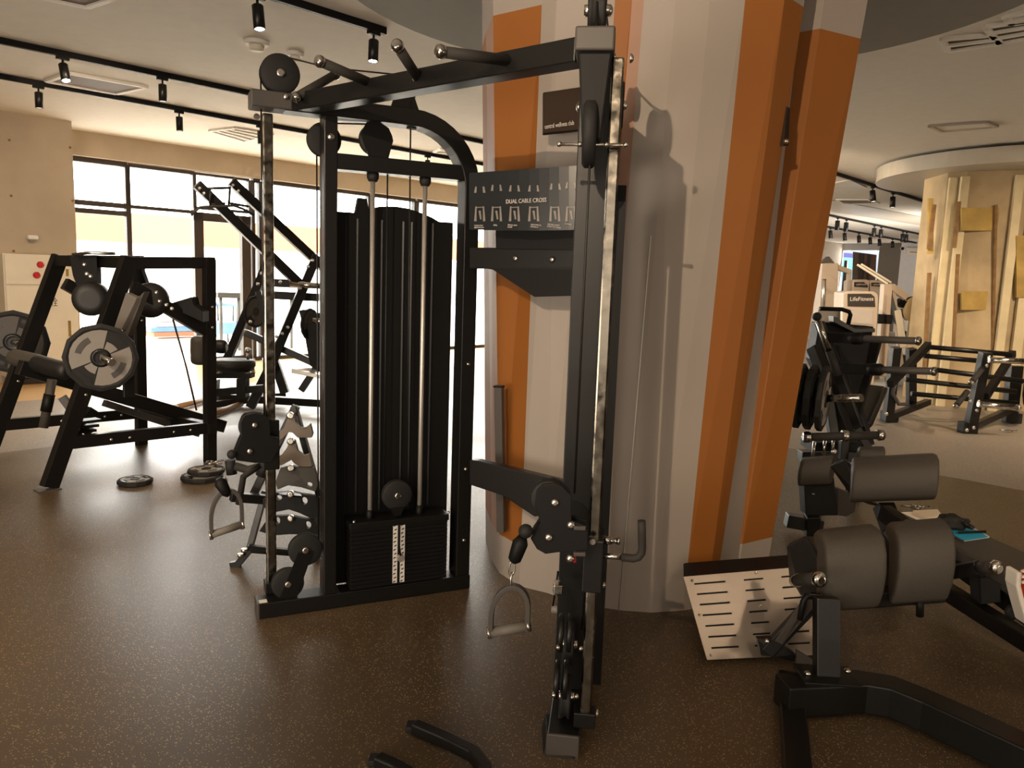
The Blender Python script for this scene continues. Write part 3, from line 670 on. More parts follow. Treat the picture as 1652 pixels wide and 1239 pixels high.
# carriage on the near column
NP = V3((.20, 2.22, 0)); ND = V3((-1, .12, 0)).normalized(); W2 = lambda x, y, e=0: PV(x, y, NP + V3((0, -e, 0)), ND)
car2 = [(866, 792), (875, 782), (895, 780), (907, 785), (922, 800), (922, 840), (948, 850), (948, 888), (902, 891), (880, 894), (866, 886), (856, 869), (872, 845), (863, 815)]
MB().prism([W2(*p) for p in car2], V3((0, .012, 0))).build('swivel_plate', BLACK2, CM, .002)
MB().prism([W2(*p) for p in car2], V3((0, .012, 0))).build('swivel_plate', BLACK2, CM, .002).location += V3((0, .06, 0))
pulley(W2(886, 808) + V3((0, .036, 0)), (0, 1, 0), .055, CM, .032)
for p in ((895, 811), (921, 847), (885, 867), (920, 901)): bolt(W2(*p), (0, -1, 0), CM, .013)
for p in ((941, 847), (941, 889)): MB().box(W2(p[0]-6, p[1]+4), .035, .02, .012).build('spacer', GUNM, CM, .002)
MB().box(LT(A2, .067, .067, .62), .075, .062, .17, A2[1]).build('carriage_sleeve', BLACK, CM, .004)
MB().lathe([(0, .009), (.003, .009)], D(956, 874, 2.27), (0, -1, 0), 20).build('sticker', PLATEG, CM)
MB().lathe([(0, .013), (.03, .013), (.031, .009), (.045, .009), (.046, .012), (.054, .012)], D(972, 871, 2.32), (1, -.1, 0), 18).build('lock_pin', CHROME, CM)
hp = [D(970, 896, 2.31), D(1004, 899, 2.29)]
MB().cyl(hp[0], hp[1], .009, 16).build('handle_rod', CHROME, CM)
hp = [D(1003, 899, 2.29), D(1022, 901, 2.28), D(1030, 899, 2.28), D(1035, 892, 2.28), D(1036, 884, 2.28), D(1035.5, 860, 2.27), D(1035, 840, 2.27)]
MB().tube(hp, .0125, 16).build('adjust_handle', GRIP, CM)
MB().ball(W2(848, 857, .02), .022).build('stop_ball', RUBBER, CM)
MB().lathe([(0, .014), (.02, .024), (.075, .02), (.085, .01)], W2(843, 866, .02), V3((-.3, 0, -1)), 18).build('cable_grip', BLACK2, CM)
stirrup(W2(821, 1021, .02) + V3((0, 0, .012)), W2(827, 906, .02), .058, .15, V3((-1, .1, -.28)), 'grey stirrup handle hanging just above the floor from the near column')
MB().box(W2(900, 948, -.2), .03, .05, .035).build('rear_latch', CHROME, CM, .003)
for (y, z) in ((1035, 0), (1112, 0)):
    for dx in (-8, 8):
        c = D(914-(y-1035)*.09+dx*.9, y, 2.25); MB().lathe([(-.008, .055), (-.006, .06), (.006, .06), (.008, .055)], c + V3((0, .06, 0)), (1, -.1, 0), 28).build('floor_pulley', BLACK, CM)
    bolt(D(902-(y-1035)*.09, y+9, 2.25), (-1, -.3, 0), CM, .008); bolt(D(935-(y-1035)*.09, y+11, 2.25), (1, -.3, 0), CM, .008)
MB().prism([G(876, 1218), G(928, 1226), D(934, 1195, 2.30), D(882, 1190, 2.30)], (0, .14, 0)).build('near_foot', BLACK, CM, .003)
MB().box(D(922, 902, 2.24), .028, .02, .016).build('red_clip', RED, CM, .003)
tb = G(424, 970, .071); lab(MB().box(tb + V3((0, .0, .0)), .035, .035, .001, A1[1]).build('label_sticker', WHITE, CM), 'small white sticker')

# ================================================================== weight plates
def wplate(c, ax, r, label, group=None, wd=.032, dark=False, cat='weight plate'):
    ax = V3(ax).normalized(); t = thing('weight_plate', label, cat, V3(c), group)
    MB().lathe([(-wd/2, r*.3), (-wd/2, r*.9), (-wd*.35, r), (wd*.35, r), (wd/2, r*.9), (wd*.35, r*.84), (wd*.35, r*.3)], c, ax, 12, False).build('rubber_rim', RUBBER, t)
    a = ax.orthogonal().normalized(); a = (a*math.cos(1.8)+ax.cross(a)*math.sin(1.8)); b = ax.cross(a)
    def sect(t0, t1, ra, rb, z, m, nm):
        k = 9; pts = [V3(c)+ax*z+(a*math.cos(t0+(t1-t0)*i/k)+b*math.sin(t0+(t1-t0)*i/k))*rb for i in range(k+1)]
        pts += [V3(c)+ax*z+(a*math.cos(t1+(t0-t1)*i/k)+b*math.sin(t1+(t0-t1)*i/k))*ra for i in range(k+1)]
        return MB().prism(pts, ax*.004).build(nm, m, t)
    for s_ in (0, math.pi):
        sect(s_-1.22, s_+1.0, r*.28, r*.82, wd*.34, GUNM if dark else PLATEG, 'grey_face')
        sect(s_+1.1, s_+1.82, r*.28, r*.50, wd*.30, GUNM if dark else PLATEG, 'inner_face')
        sect(s_+1.15, s_+1.8, r*.66, r*.78, wd*.34, BLACK, 'hand_grip')
        sect(s_-.5, s_+.35, r*.52, r*.68, wd*.34+.004, GUNM, 'raised_print')
    MB().lathe([(-wd/2, r*.15), (-wd/2, r*.26), (wd*.6, r*.26), (wd*.62, r*.2), (wd*.5, r*.15)], c, ax, 28).build('hub', BLACK, t)
    return t

# ================================================================== plate-loaded row machine on the left
P0 = V3((-3.063, 4.977, 0)); Q0 = V3((.623, .782, 0)); WOF = V3((-.78, .5, 0)); WN = V3((.78, -.62, 0)).normalized()
def N1(x, y, off=0.0): return PV(x, y, P0 + WOF*off, Q0)
RM = thing('row_machine', 'black plate-loaded row machine with slanted side frames left of the cable machine', 'exercise machine', N1(208, 765, .5)*1.0)
RM.location.z = 0
SD = WOF.normalized()
def bm1(nm, a, b, off=0, wd=.06, h=.085, m=BLACK):
    return MB().sweep([N1(*a, off), N1(*b, off)], wd, h, SD).build(nm, m, RM, .004)
def rel(a, off):    # the near-frame point moved by the frame offset
    return N1(*a) + WOF*off
for off in (0, 1):
    f = lambda x, y: rel((x, y), off)
    MB().sweep([f(79, 786), f(209, 416)], .062, .105, SD).build('front_post', BLACK, RM, .004)
    MB().box(f(77, 790), .14, .1, .012, Q0).build('foot_plate', GUNM, RM, .002)
    MB().sweep([f(202, 424), f(344, 424)], .06, .085, SD).build('top_beam', BLACK, RM, .004)
    MB().sweep([f(337, 418), f(339, 745)], .06, .085, SD).build('rear_post', BLACK, RM, .004)
    MB().sweep([f(112, 714), f(334, 690)], .055, .085, SD).build('lower_rail', BLACK, RM, .004)
    MB().sweep([f(216, 464), f(330, 533)], .055, .09, SD).build('upper_brace', BLACK, RM, .004)
    for p in ((175, 708), (205, 705), (276, 696), (303, 693), (338, 495), (338, 528), (134, 636)): bolt(f(*p) - SD*.032, -SD, RM, .011)
MB().beam(rel((205, 424), 0), rel((205, 424), 1), .07, .08).build('cross_beam', BLACK, RM, .004)
MB().beam(rel((337, 690), -.06), rel((337, 690), 1.06), .07, .08).build('rear_cross_beam', BLACK, RM, .004)
MB().beam(rel((335, 424), 0), rel((335, 424), 1), .06, .06).build('rear_top_beam', BLACK, RM, .004)
bm1('centre_rail', (30, 592), (360, 688), .45, .07, .10)
bm1('grey_strut', (168, 650), (320, 700), .5, .05, .05, GUNM)
bm1('seat_post', (150, 660), (120, 700), .45, .06, .07)
# chest pad: short thick cylinder pad with darker cover
def hpad(nm, a, b, r, Y0, Y1, m, par, caps=True):
    p = D(*a, Y0); q = D(*b, Y1); d = (q-p).normalized(); l = (q-p).length
    return MB().lathe([(0, r*.55), (.01, r*.8), (.03, r*.97), (.06, r), (l-.06, r), (l-.03, r*.97), (l-.01, r*.8), (l, r*.55)], p, d, 24).build(nm, m, par)
hpad('roller_pad', (18, 575), (72, 588), .06, 5.4, 5.3, PAD, RM); hpad('thigh_pad', (55, 585), (112, 600), .062, 5.3, 5.2, PADB, RM)
MB().cyl(D(84, 612, 5.25), D(70, 690, 5.2), .03, 16).build('foot_peg', PAD, RM); MB().cyl(D(80, 636, 5.23), D(74, 664, 5.21), .036, 16).build('peg_sleeve', BLACK2, RM)
for i, k in enumerate(range(3)): MB().box(D(132+i*4, 695-i*8, 5.25), .16, .1, .02, Q0).build('foot_step', BLACK, RM, .003)
MB().beam(D(100, 640, 5.25), D(145, 700, 5.3), .05, .05).build('step_arm', GUNM, RM, .003)
# pivots with black pads
for (cx, cy, r, Y, pts) in ((148, 482, 27, 5.45, [(119, 412), (163, 412), (164, 458), (160, 470), (135, 470), (125, 445)]),
                            (243, 484, 28, 5.6, [(205, 425), (232, 430), (243, 460), (266, 480), (262, 505), (232, 498), (218, 470)])):
    c = D(cx, cy, Y); rr = r*Y/1240
    MB().lathe([(-.09, rr*.5), (-.085, rr*.92), (-.06, rr), (.06, rr), (.085, rr*.92), (.09, rr*.5)], c, (.35, -.9, 0), 28).build('pivot_pad', PADB, RM)
    MB().prism([D(x, y, Y+.12) for x, y in pts], (0, -.06, 0)).build('pivot_bracket', BLACK2, RM, .003)
    MB().tube([D(pts[0][0]-2, pts[0][1]-1, Y), D((pts[0][0]+pts[1][0])/2, pts[0][1]-4, Y), D(pts[1][0]+22, pts[1][1]-3, Y)], .012).build('handle_bar', CHROME, RM)
for (x, y, Y) in ((136, 427, 5.3), (140, 442, 5.3), (146, 446, 5.3), (252, 472, 5.4), (257, 486, 5.4), (268, 492, 5.4), (277, 498, 5.4)): bolt(D(x, y, Y), (.3, -1, 0), RM, .014)
MB().prism([D(203, 472, 5.25), D(221, 480, 5.25), D(196, 533, 5.25), D(183, 531, 5.25)], (.02, .03, 0)).build('lever_arm', mat('lever_grey_paint', '6f6961', .5), RM, .003)
MB().prism([D(221, 481, 5.28), D(233, 470, 5.28), D(205, 545, 5.28), D(196, 536, 5.28)], (.02, .04, 0)).build('lever_arm', GUNM, RM, .003)
MB().sweep([D(206, 540, 5.3), D(208, 640, 5.3)], .05, .07, (.6, -.8, 0)).build('lever_link', BLACK, RM, .003)
MB().prism([D(276, 489, 5.7), D(309, 479, 5.7), D(312, 492, 5.7), D(327, 503, 5.7), D(327, 520, 5.7), D(283, 500, 5.7)], (.0, .12, 0)).build('rest_block', BLACK2, RM, .004)
MB().tube([D(279, 515, 5.6), D(300, 590, 5.62), D(317, 662, 5.65)], .007, 8).build('pull_strap', CABLE, RM)
hd = V3((.8, -.6, -.12)).normalized(); pc1 = D(163, 577, 4.95)
MB().cyl(pc1 - hd*.12, pc1 + hd*.15, .024, 20).build('plate_horn', CHROME, RM); MB().cyl(pc1 - hd*.14, pc1 - hd*.02, .04).build('horn_collar', BLACK, RM)
wplate(pc1, (.42, -.9, -.05), .222, 'grey twelve-sided weight plate on the near horn of the left row machine')
pc2 = D(22, 552, 5.95); MB().cyl(pc2 - hd*.1, pc2 + hd*.1, .024, 20).build('plate_horn', CHROME, RM)
wplate(pc2, (.42, -.9, -.05), .25, 'weight plate behind the left slanted post, cut by the photo edge', dark=True)
# floor plates
wplate(G(218, 776, .018), (0, 0, 1), .115, 'single small weight plate lying alone on the floor', wd=.034)
wplate(G(326, 769, .018), (0, 0, 1), .145, 'bottom plate of the pair piled on the floor by the rear post', wd=.034)
wplate(G(333, 759, .054), (0, 0, 1), .13, 'top plate of the pair piled on the floor by the rear post', wd=.03)
cr = thing('spring_collar', 'chrome spring collar lying on the pile of floor plates', 'bar collar', G(340, 748, .075))
MB().tube([G(340, 748, .078) + V3((.03*math.cos(k*.6), .03*math.sin(k*.6), .0006*k)) for k in range(28)], .004, 8).build('coil', CHROME, cr)
for s_ in (0, 1): MB().tube([G(340, 748, .078) + V3((.03, .0, .016*s_)), G(340, 748, .078) + V3((.075, .02+.03*s_, .016*s_))], .006, 8).build('lever', CHROME, cr)

# ================================================================== pulldown machine behind
PM = thing('pulldown_machine', 'black plate-loaded pulldown with two long arms rising before the glass front', 'exercise machine', D(450, 640, 8.3)); PM.location.z = 0
def B(nm, a, b, Ya, Yb, r=.05, par=PM, m=BLACK, h=None):
    return MB().beam(D(*a, Ya), D(*b, Yb), r, h or r*1.4).build(nm, m, par, .004)
B('lever_arm', (317, 297), (487, 462), 7.3, 7.9, .07, h=.09); B('lever_arm', (373, 293), (522, 432), 7.6, 8.2, .07, h=.09)
for p in ((322, 304, 7.25), (329, 312, 7.25), (376, 299, 7.55), (385, 308, 7.55)): bolt(D(*p), (0, -1, 0), PM, .016)
MB().tube([D(335, 304, 7.3), D(372, 303, 7.45)], .012).build('handle_carrier', BLACK, PM)
MB().tube([D(339, 306, 7.3), D(339, 334, 7.3)], .011).build('handle_drop', BLACK, PM); MB().tube([D(371, 304, 7.45), D(369, 332, 7.45)], .011).build('handle_drop', BLACK, PM)
MB().tube([D(308, 347, 7.2), D(323, 334, 7.22), D(345, 333, 7.3), D(378, 332, 7.4), D(392, 337, 7.42), D(410, 347, 7.45)], .012).build('multi_grip_bar', GRIP, PM)
MB().tube([D(372, 328, 7.45), D(400, 333, 7.7)], .012).build('side_grip', GRIP, PM); MB().tube([D(341, 330, 7.3), D(362, 328, 7.6)], .012).build('side_grip', GRIP, PM)
B('rear_leg', (432, 425), (362, 592), 8.3, 8.35, .07, h=.09); B('front_leg', (511, 412), (436, 592), 8.1, 7.9, .07, h=.09)
B('front_foot_leg', (436, 592), (404, 657), 7.9, 7.9, .07, h=.09); B('inner_leg', (488, 500), (512, 590), 8.1, 8.1, .06, h=.08); B('side_leg', (418, 470), (440, 560), 8.0, 8.0, .06, h=.08)
B('cross_tube', (437, 456), (500, 459), 8.1, 8.1, .06); B('back_tube', (441, 476), (515, 480), 8.3, 8.3, .06)
B('lower_brace', (395, 536), (520, 592), 8.0, 8.1, .05); B('base_tube', (345, 640), (520, 650), 8.4, 8.1, .09, h=.08); B('base_tube', (340, 653), (460, 637), 8.2, 8.6, .08, h=.07)
B('foot_brace', (512, 590), (486, 630), 8.1, 8.1, .05); B('centre_leg', (430, 545), (460, 634), 8.1, 8.1, .06, h=.09)
MB().cyl(D(468, 458, 7.7), D(524, 462, 7.75), .03, 20).build('plate_horn', CHROME, PM); MB().cyl(D(505, 517, 7.6), D(524, 519, 7.6), .03, 16).build('plate_horn', CHROME, PM)
for p in ((422, 441), (416, 458), (404, 519), (397, 533), (504, 420), (497, 430), (484, 465), (464, 528), (455, 538), (446, 543), (452, 455)): bolt(D(*p, 7.75), (0, -1, 0), PM, .017)
wplate(D(500, 523, 7.75), (.95, -.3, 0), .16, 'small weight plate on the far pulldown, beside the black shroud', dark=True)
wplate(D(412, 503, 8.1), (.9, -.4, 0), .17, 'round black plate hung between the legs of the far pulldown', dark=True)
MB().prism([D(470, 595, 7.7), D(522, 606, 7.7), D(522, 612, 7.7), D(470, 602, 7.7)], (0, .3, 0)).build('seat_plate', STEEL, PM, .003)
MB().prism([D(488, 506, 7.7), D(520, 505, 7.7), D(524, 560, 7.7), D(515, 600, 7.7), D(500, 590, 7.7), D(492, 545, 7.7)], (0, .1, 0)).build('side_plate', BLACK2, PM, .004)
# seated machine with round seat just left of it
SM = thing('seat_station', 'dark low seat unit with grey back roll behind the left row machine', 'bench', D(365, 640, 7.6)); SM.location.z = 0
c = D(374, 582, 7.6)
MB().lathe([(0, .15), (.01, .2), (.05, .225), (.085, .225), (.11, .2), (.115, .12)], c + V3((0, 0, -.1)), (0, 0, 1), 32).build('seat_pad', PADB, SM)
hpad('back_roll', (322, 542), (322, 588), .085, 7.5, 7.5, PAD, SM)
B('seat_frame', (335, 602), (408, 602), 7.6, 7.6, .12, SM, h=.09); B('seat_leg', (392, 610), (392, 640), 7.6, 7.6, .09, SM); B('seat_leg', (347, 612), (345, 645), 7.6, 7.6, .07, SM)
B('base_rail', (340, 633), (440, 625), 7.6, 7.6, .08, SM, h=.07)
hpad('knee_roll', (344, 558), (366, 560), .07, 7.6, 7.6, PADB, SM)
MB().tube([D(400, 566, 7.55), D(400, 580, 7.55)], .014).build('lock_pin', STEEL, SM); MB().ball(D(400, 565, 7.55), .03).build('pin_knob', STEEL, SM)
for x in (352, 404): MB().cyl(D(x-8, 601, 7.5), D(x+8, 600, 7.5), .016).build('adjust_tube', CHROME, SM)
for (e0_, e1_, lb_) in ((G(334, 672, .035), G(387, 652, .035), 'tan long bar on the floor, its end showing right of the rear post'), (G(284, 657, .035), G(340, 642, .035), 'tan long bar on the floor left of the rear post')):
    pb = thing('exercise_bar', lb_, 'bar', (e0_+e1_)/2); pb.location.z = 0
    MB().cyl(e0_, e1_, .03, 16).build('bar_shaft', mat('tan_bar', 'a98363', .5), pb)
    for e, s_ in ((e0_, -1), (e1_, 1)): MB().lathe([(0, .03), (.01, .033), (.03, .033), (.035, .02)], e, (e1_-e0_)*s_, 16).build('bar_end', CREAM, pb)

# ================================================================== attachment rack by the left column
AR = thing('attachment_rack', 'black floor rack holding cable grips behind the left chrome column', 'attachment rack', G(440, 900)); AY = 3.85
MB().beam(D(402, 888, 3.8), D(428, 792, 3.85), .03, .035).build('front_leg', BLACK, AR, .002)
MB().beam(D(478, 655, AY), D(408, 800, AY), .03, .04).build('rack_spine', BLACK, AR, .003); MB().beam(D(474, 655, AY), D(516, 800, AY), .03, .04).build('rack_spine', BLACK, AR, .003)
MB().sweep([D(372, 912, 3.75), D(384, 910, 3.75), D(404, 885, 3.75), D(480, 892, 3.85), D(512, 930, 3.9)], .03, .035, (0, 1, 0)).build('base_frame', BLACK, AR, .003)
MB().beam(D(512, 925, 3.9), D(512, 800, 3.9), .04, .04).build('rear_leg', BLACK, AR, .003)
MB().beam(D(372, 801, 3.7), D(434, 806, 3.8), .045, .045).build('side_arm', BLACK, AR, .003)
for p in ((394, 885), (388, 893)): MB().cyl(D(*p, 3.72), D(p[0], p[1]+5, 3.72), .016).build('foot_bolt', STEEL, AR)
for i, (x, y) in enumerate(((469, 671), (469, 712), (470, 755), (470, 797), (470, 836))):
    MB().cyl(D(x, y, 3.62), D(x, y, 3.86), .011, 14).build('hook_pin', CHROME, AR)
def grip_plate(name, label, pts, holes, Y, m, th=.025):
    t = thing(name, label, 'cable grip', D(pts[0][0], pts[0][1], Y), 'cable grips on the attachment rack')
    P = [D(x, y, Y) for x, y in pts]; me = MB().prism(P, (0, th, 0)); o = me.build('grip_body', m, t, .006)
    for (hx, hy, hr) in holes:
        MB().lathe([(0, hr*Y/1240*.72), (0, hr*Y/1240*1.15), (.006, hr*Y/1240*1.1), (.006, hr*Y/1240*.72)], D(hx, hy, Y-.004), (0, 1, 0), 20).build('finger_ring', RUBBER, t)
    MB().lathe([(-.012, .008), (-.012, .016), (.012, .016), (.012, .008)], D(pts[0][0], pts[0][1]+4, Y-.008), (0, 1, 0), 16).build('eyelet', STEEL, t)
    return t
BRG = mat('brown_grey_grip', '6e6256', .55)
def cutpoly(name, label, outer, hole_list, Y, m, th=.025):
    # outline with real holes, made by keyholing
    t = thing(name, label, 'cable grip', D(outer[0][0], outer[0][1], Y), 'cable grips on the attachment rack')
    pts = list(outer)
    for (hx, hy, rx, ry) in hole_list:
        k = min(range(len(pts)), key=lambda i: (pts[i][0]-hx)**2+(pts[i][1]-hy)**2); a0 = math.atan2(pts[k][1]-hy, pts[k][0]-hx)
        area = sum(pts[i][0]*pts[(i+1) % len(pts)][1]-pts[(i+1) % len(pts)][0]*pts[i][1] for i in range(len(pts))); sg = -1 if area > 0 else 1
        ring = [(hx+rx*math.cos(a0+sg*2*math.pi*i/14), hy+ry*math.sin(a0+sg*2*math.pi*i/14)) for i in range(15)]
        pts = pts[:k+1] + ring + pts[k:]
    bm = bmesh.new(); P = [D(x, y, Y) for x, y in pts]; n = len(P)
    from mathutils.geometry import tessellate_polygon
    tris = tessellate_polygon([P]); vs = [bm.verts.new(p) for p in P] + [bm.verts.new(p + V3((0, th, 0))) for p in P]
    for (a, b, c_) in tris:
        for q in ((a, b, c_), (c_+n, b+n, a+n)):
            try: bm.faces.new([vs[i] for i in q])
            except ValueError: pass
    for i in range(n):
        try: bm.faces.new([vs[i], vs[(i+1) % n], vs[n+(i+1) % n], vs[n+i]])
        except ValueError: pass
    for v in bm.verts: v.co -= t.location
    bmesh.ops.remove_doubles(bm, verts=bm.verts, dist=1e-5); bmesh.ops.recalc_face_normals(bm, faces=bm.faces)
    mm = bpy.data.meshes.new('grip_body'); bm.to_mesh(mm); bm.free(); mm.materials.append(m); o = bpy.data.objects.new('grip_body', mm); COL.objects.link(o); o.parent = t
    MB().lathe([(-.012, .008), (-.012, .016), (.012, .016), (.012, .008)], D(outer[0][0], outer[0][1]+4, Y-.008), (0, 1, 0), 16).build('eyelet', STEEL, t)
    return t
cutpoly('cable_grip', 'brown-grey curved grip plate hanging highest on the attachment rack', [(468, 666), (474, 668), (477, 682), (484, 690), (494, 690), (500, 684), (504, 700), (502, 706), (480, 706), (472, 698), (466, 697), (455, 707), (447, 712), (444, 700), (457, 692), (462, 680)], [], 3.70, BRG)
cutpoly('cable_grip', 'brown-grey grip plate second from the top of the rack', [(469, 708), (475, 711), (480, 728), (490, 735), (499, 732), (503, 752), (485, 754), (475, 748), (470, 742), (456, 750), (444, 753), (442, 740), (455, 733), (463, 722)], [], 3.68, BRG)
cutpoly('cable_grip', 'dark grip plate with one oval hole, middle of the rack', [(469, 751), (480, 754), (505, 755), (513, 782), (508, 793), (485, 786), (465, 783), (448, 790), (444, 778), (452, 756)], [(499, 782, 5, 4)], 3.66, mat('dark_green_grip', '37322a', .5))
cutpoly('cable_grip', 'black grip plate with two round holes, fourth from the top', [(469, 793), (485, 797), (508, 800), (513, 832), (505, 838), (484, 828), (466, 822), (445, 826), (424, 818), (424, 806), (440, 796)], [(491, 808, 5.2, 6), (450, 803, 5, 4), (432, 812, 3.5, 3.5)], 3.64, BLACK2)
cutpoly('cable_grip', 'lowest black grip plate with two round holes on the rack', [(469, 832), (485, 836), (508, 840), (514, 862), (500, 862), (466, 862), (440, 864), (418, 857), (428, 842), (440, 833)], [(497, 847, 5, 6), (448, 840, 4, 6)], 3.62, BLACK2)
rp = thing('rope_handle', 'short black rope grip with rubber ends below the left carriage', 'cable grip', D(400, 755, 3.55))
MB().tube([D(380, 752, 3.5), D(400, 758, 3.5), D(430, 750, 3.5), D(444, 742, 3.5)], .02, 14).build('rope', GRIP, rp)
MB().cyl(D(432, 742, 3.48), D(421, 767, 3.48), .026).build('rubber_end', RUBBER, rp); MB().cyl(D(371, 742, 3.5), D(374, 765, 3.5), .024).build('rubber_end', RUBBER, rp)

# ================================================================== lockers by the beige wall
vL = -10.78
def LK(x, y, v=vL): return PV(x, y, UV(0, v), AU)
l0 = LK(9, 500).dot(AU); l1 = LK(126, 500).dot(AU); lt = LK(66, 411).z; ls = LK(100, 461).z
lk = thing('locker_cabinet', 'cream metal locker cabinet against the beige concrete wall', 'cabinet', UV((l0+l1)/2, vL-.18))
MB().box(UV((l0+l1)/2, vL-.19, (lt+.09)/2), l1-l0, .36, lt-.09, AU).build('body', CREAM, lk, .006)
MB().box(UV((l0+l1)/2, vL-.19, .035), l1-l0-.08, .3, .07, AU).build('plinth', DARKB, lk)
for (za, zb, hy, hh) in ((ls+.01, lt-.02, 440, .09), (.1, ls-.01, 530, .2)):
    d_ = MB().box(UV((l0+l1)/2, vL+.0, (za+zb)/2), l1-l0-.03, .02, zb-za, AU).build('door', CREAM, lk, .004)
    MB().box(UV(l1-.11, vL+.014, LK(113, hy).z), .03, .01, hh, AU).build('handle', mat('brass_pull', 'a88f55', .4, .6), d_, .002)
d2_ = bpy.data.objects['door.001']
a_, b_ = LK(64, 493, vL+.013), LK(94, 493, vL+.013)
text('\u706b  \u6813', 'lettering', a_, b_-a_, (0, 0, 1), .12, DARKB, d2_, width=(b_-a_).length*.95)
al = thing('alarm_lamp', 'upper red round alarm lamp at the locker top', 'alarm lamp', LK(65, 427, vL+.03))
MB().lathe([(0, .04), (.015, .04), (.03, .03), (.04, .015)], LK(65, 427, vL+.012), AV, 24).build('lens', RED, al)
al2 = thing('alarm_bell', 'lower red alarm button beside the slanted black post', 'alarm lamp', LK(59, 444, vL+.03))
MB().lathe([(0, .04), (.015, .04), (.03, .03), (.04, .015)], LK(59, 444, vL+.012), AV, 24).build('lens', RED, al2)
sn = thing('wall_sensor', 'small white sensor box high on the beige concrete wall', 'sensor', LK(52, 384, -11.1))
MB().box(LK(52, 383, -11.09), .12, .11, .06, AU).build('housing', WHITE, sn, .02); MB().box(LK(52, 388, -11.07), .08, .05, .02, AU).build('lens', PLATEG, sn, .004)
# things outside the glass
st_ = thing('step_platform', 'blue and orange aerobic steps stacked outside the glass', 'step platform', PV(285, 540, UV(0, -14), AU)); st_.location.z = 0
for k, (m_, w_) in enumerate(((OUTO, .9), (mat('blue_step', '5b7fa8', .6), 1.0), (mat('grey_step', 'a7a9ac', .6), .8), (mat('grey_step', 'a7a9ac', .6), .7))):
    MB().box(PV(282, 536-k*8, UV(0, -14), AU) + V3((0, 0, -.02)), w_, .4, .09, AU).build('step_layer', m_, st_, .02)
MB().box(PV(282, 540, UV(0, -14), AU)*1.0 + V3((0, 0, -.3)), .7, .3, .5, AU).build('step_base', OUTW, st_, .02)
rl = thing('outside_rail', 'dark low handrail crossing the bright area outside the glass', 'handrail', PV(440, 480, UV(0, -13.5), AU)); rl.location.z = 0
MB().beam(PV(350, 476, UV(0, -13.5), AU), PV(700, 484, UV(0, -13.5), AU), .08, .1).build('rail', GUNM, rl, .004)
for x in (356, 385, 470, 560, 640): p = PV(x, 480, UV(0, -13.5), AU); MB().cyl(p, (p.x, p.y, 0), .03).build('rail_post', GUNM, rl)
for i, (x, lb) in enumerate(((362, 'left pale blue-grey tub chair outside the door glass'), (404, 'right pale blue-grey tub chair outside the door glass'))):
    p = PV(x, 530, UV(0, -15), AU); t = thing('tub_chair', lb, 'chair', (p.x, p.y, 0), 'tub chairs outside')
    bl = mat('blue_step', '5b7fa8', .6); b0 = V3((p.x, p.y, 0))
    MB().lathe([(.2, .2), (.42, .26), (.44, .25), (.44, .1)], b0, (0, 0, 1), 24).build('seat', bl, t)
    m = MB()
    m.tube([b0 + V3((.27*math.cos(a), .27*math.sin(a), .78)) for a in [i_*math.pi/10-.3 for i_ in range(13)]], .04, 10); m.build('back_rail', bl, t)
    for a in (0, 1.57, 3.14, 4.71): MB().cyl(b0 + V3((.2*math.cos(a), .2*math.sin(a), 0)), b0 + V3((.16*math.cos(a), .16*math.sin(a), .25)), .018).build('leg', GUNM, t)
    for a in (0, 1.2, 2.4): MB().cyl(b0 + V3((.26*math.cos(a), .26*math.sin(a), .42)), b0 + V3((.27*math.cos(a), .27*math.sin(a), .78)), .018).build('back_post', GUNM, t)
# ================================================================== near right: hyperextension bench with foot plate
def block_pad(name, face, depth, m, par, r=.03, side=None):
    o = MB().prism(face, depth).build(name, m, par, r, 4)
    for p in o.data.polygons: p.use_smooth = True
    return o
HB = thing('hyperextension_bench', 'black back extension bench with two charcoal pads and steel foot plate, front right', 'exercise bench', (1.27, 2.75, 0))
# foot plate box
FA, FB_, FC, FDp = D(1102, 931, 3.12), D(1330, 912, 3.22), D(1334, 1056, 2.95), D(1140, 1065, 2.90)
def fp(a, b, e=0.0):
    p = (FA*(1-a)+FB_*a)*(1-b) + (FDp*(1-a)+FC*a)*b; return p + FN*e
FN = (FB_-FA).cross(FDp-FA).normalized()
if FN.y > 0: FN = -FN
MB().prism([fp(0, 0), fp(1, 0), fp(1, 1), fp(0, 1)], V3((.035, .17, 0))).build('plate_box', BLACK2, HB, .008)
pm = MB(); cols_ = [(.06, .28), (.41, .55), (.68, .86)]; rows = 7
# slotted steel plate built from strips so that the slots are real openings
def quad(a0, b0, a1, b1):
    pm.prism([fp(a0, b0, .001), fp(a1, b0, .001), fp(a1, b1, .001), fp(a0, b1, .001)], FN*.004)
ys = [(.09+.128*i, .09+.128*i+.022) for i in range(rows)]
prev = 0
for (y0, y1) in ys:
    quad(0, prev, 1, y0)
    xs = [0] + [q for c_ in cols_ for q in c_] + [1]
    for k in range(0, len(xs), 2): quad(xs[k], y0, xs[k+1], y1)
    prev = y1
quad(0, prev, 1, 1)
pm.build('foot_plate', BRUSH, HB)
for (a, b) in ((.05, .06), (.5, .03), (.035, .48), (.95, .95), (.04, .95), (.47, .95), (.5, .42)): bolt(fp(a, b, .005), FN, HB, .006)
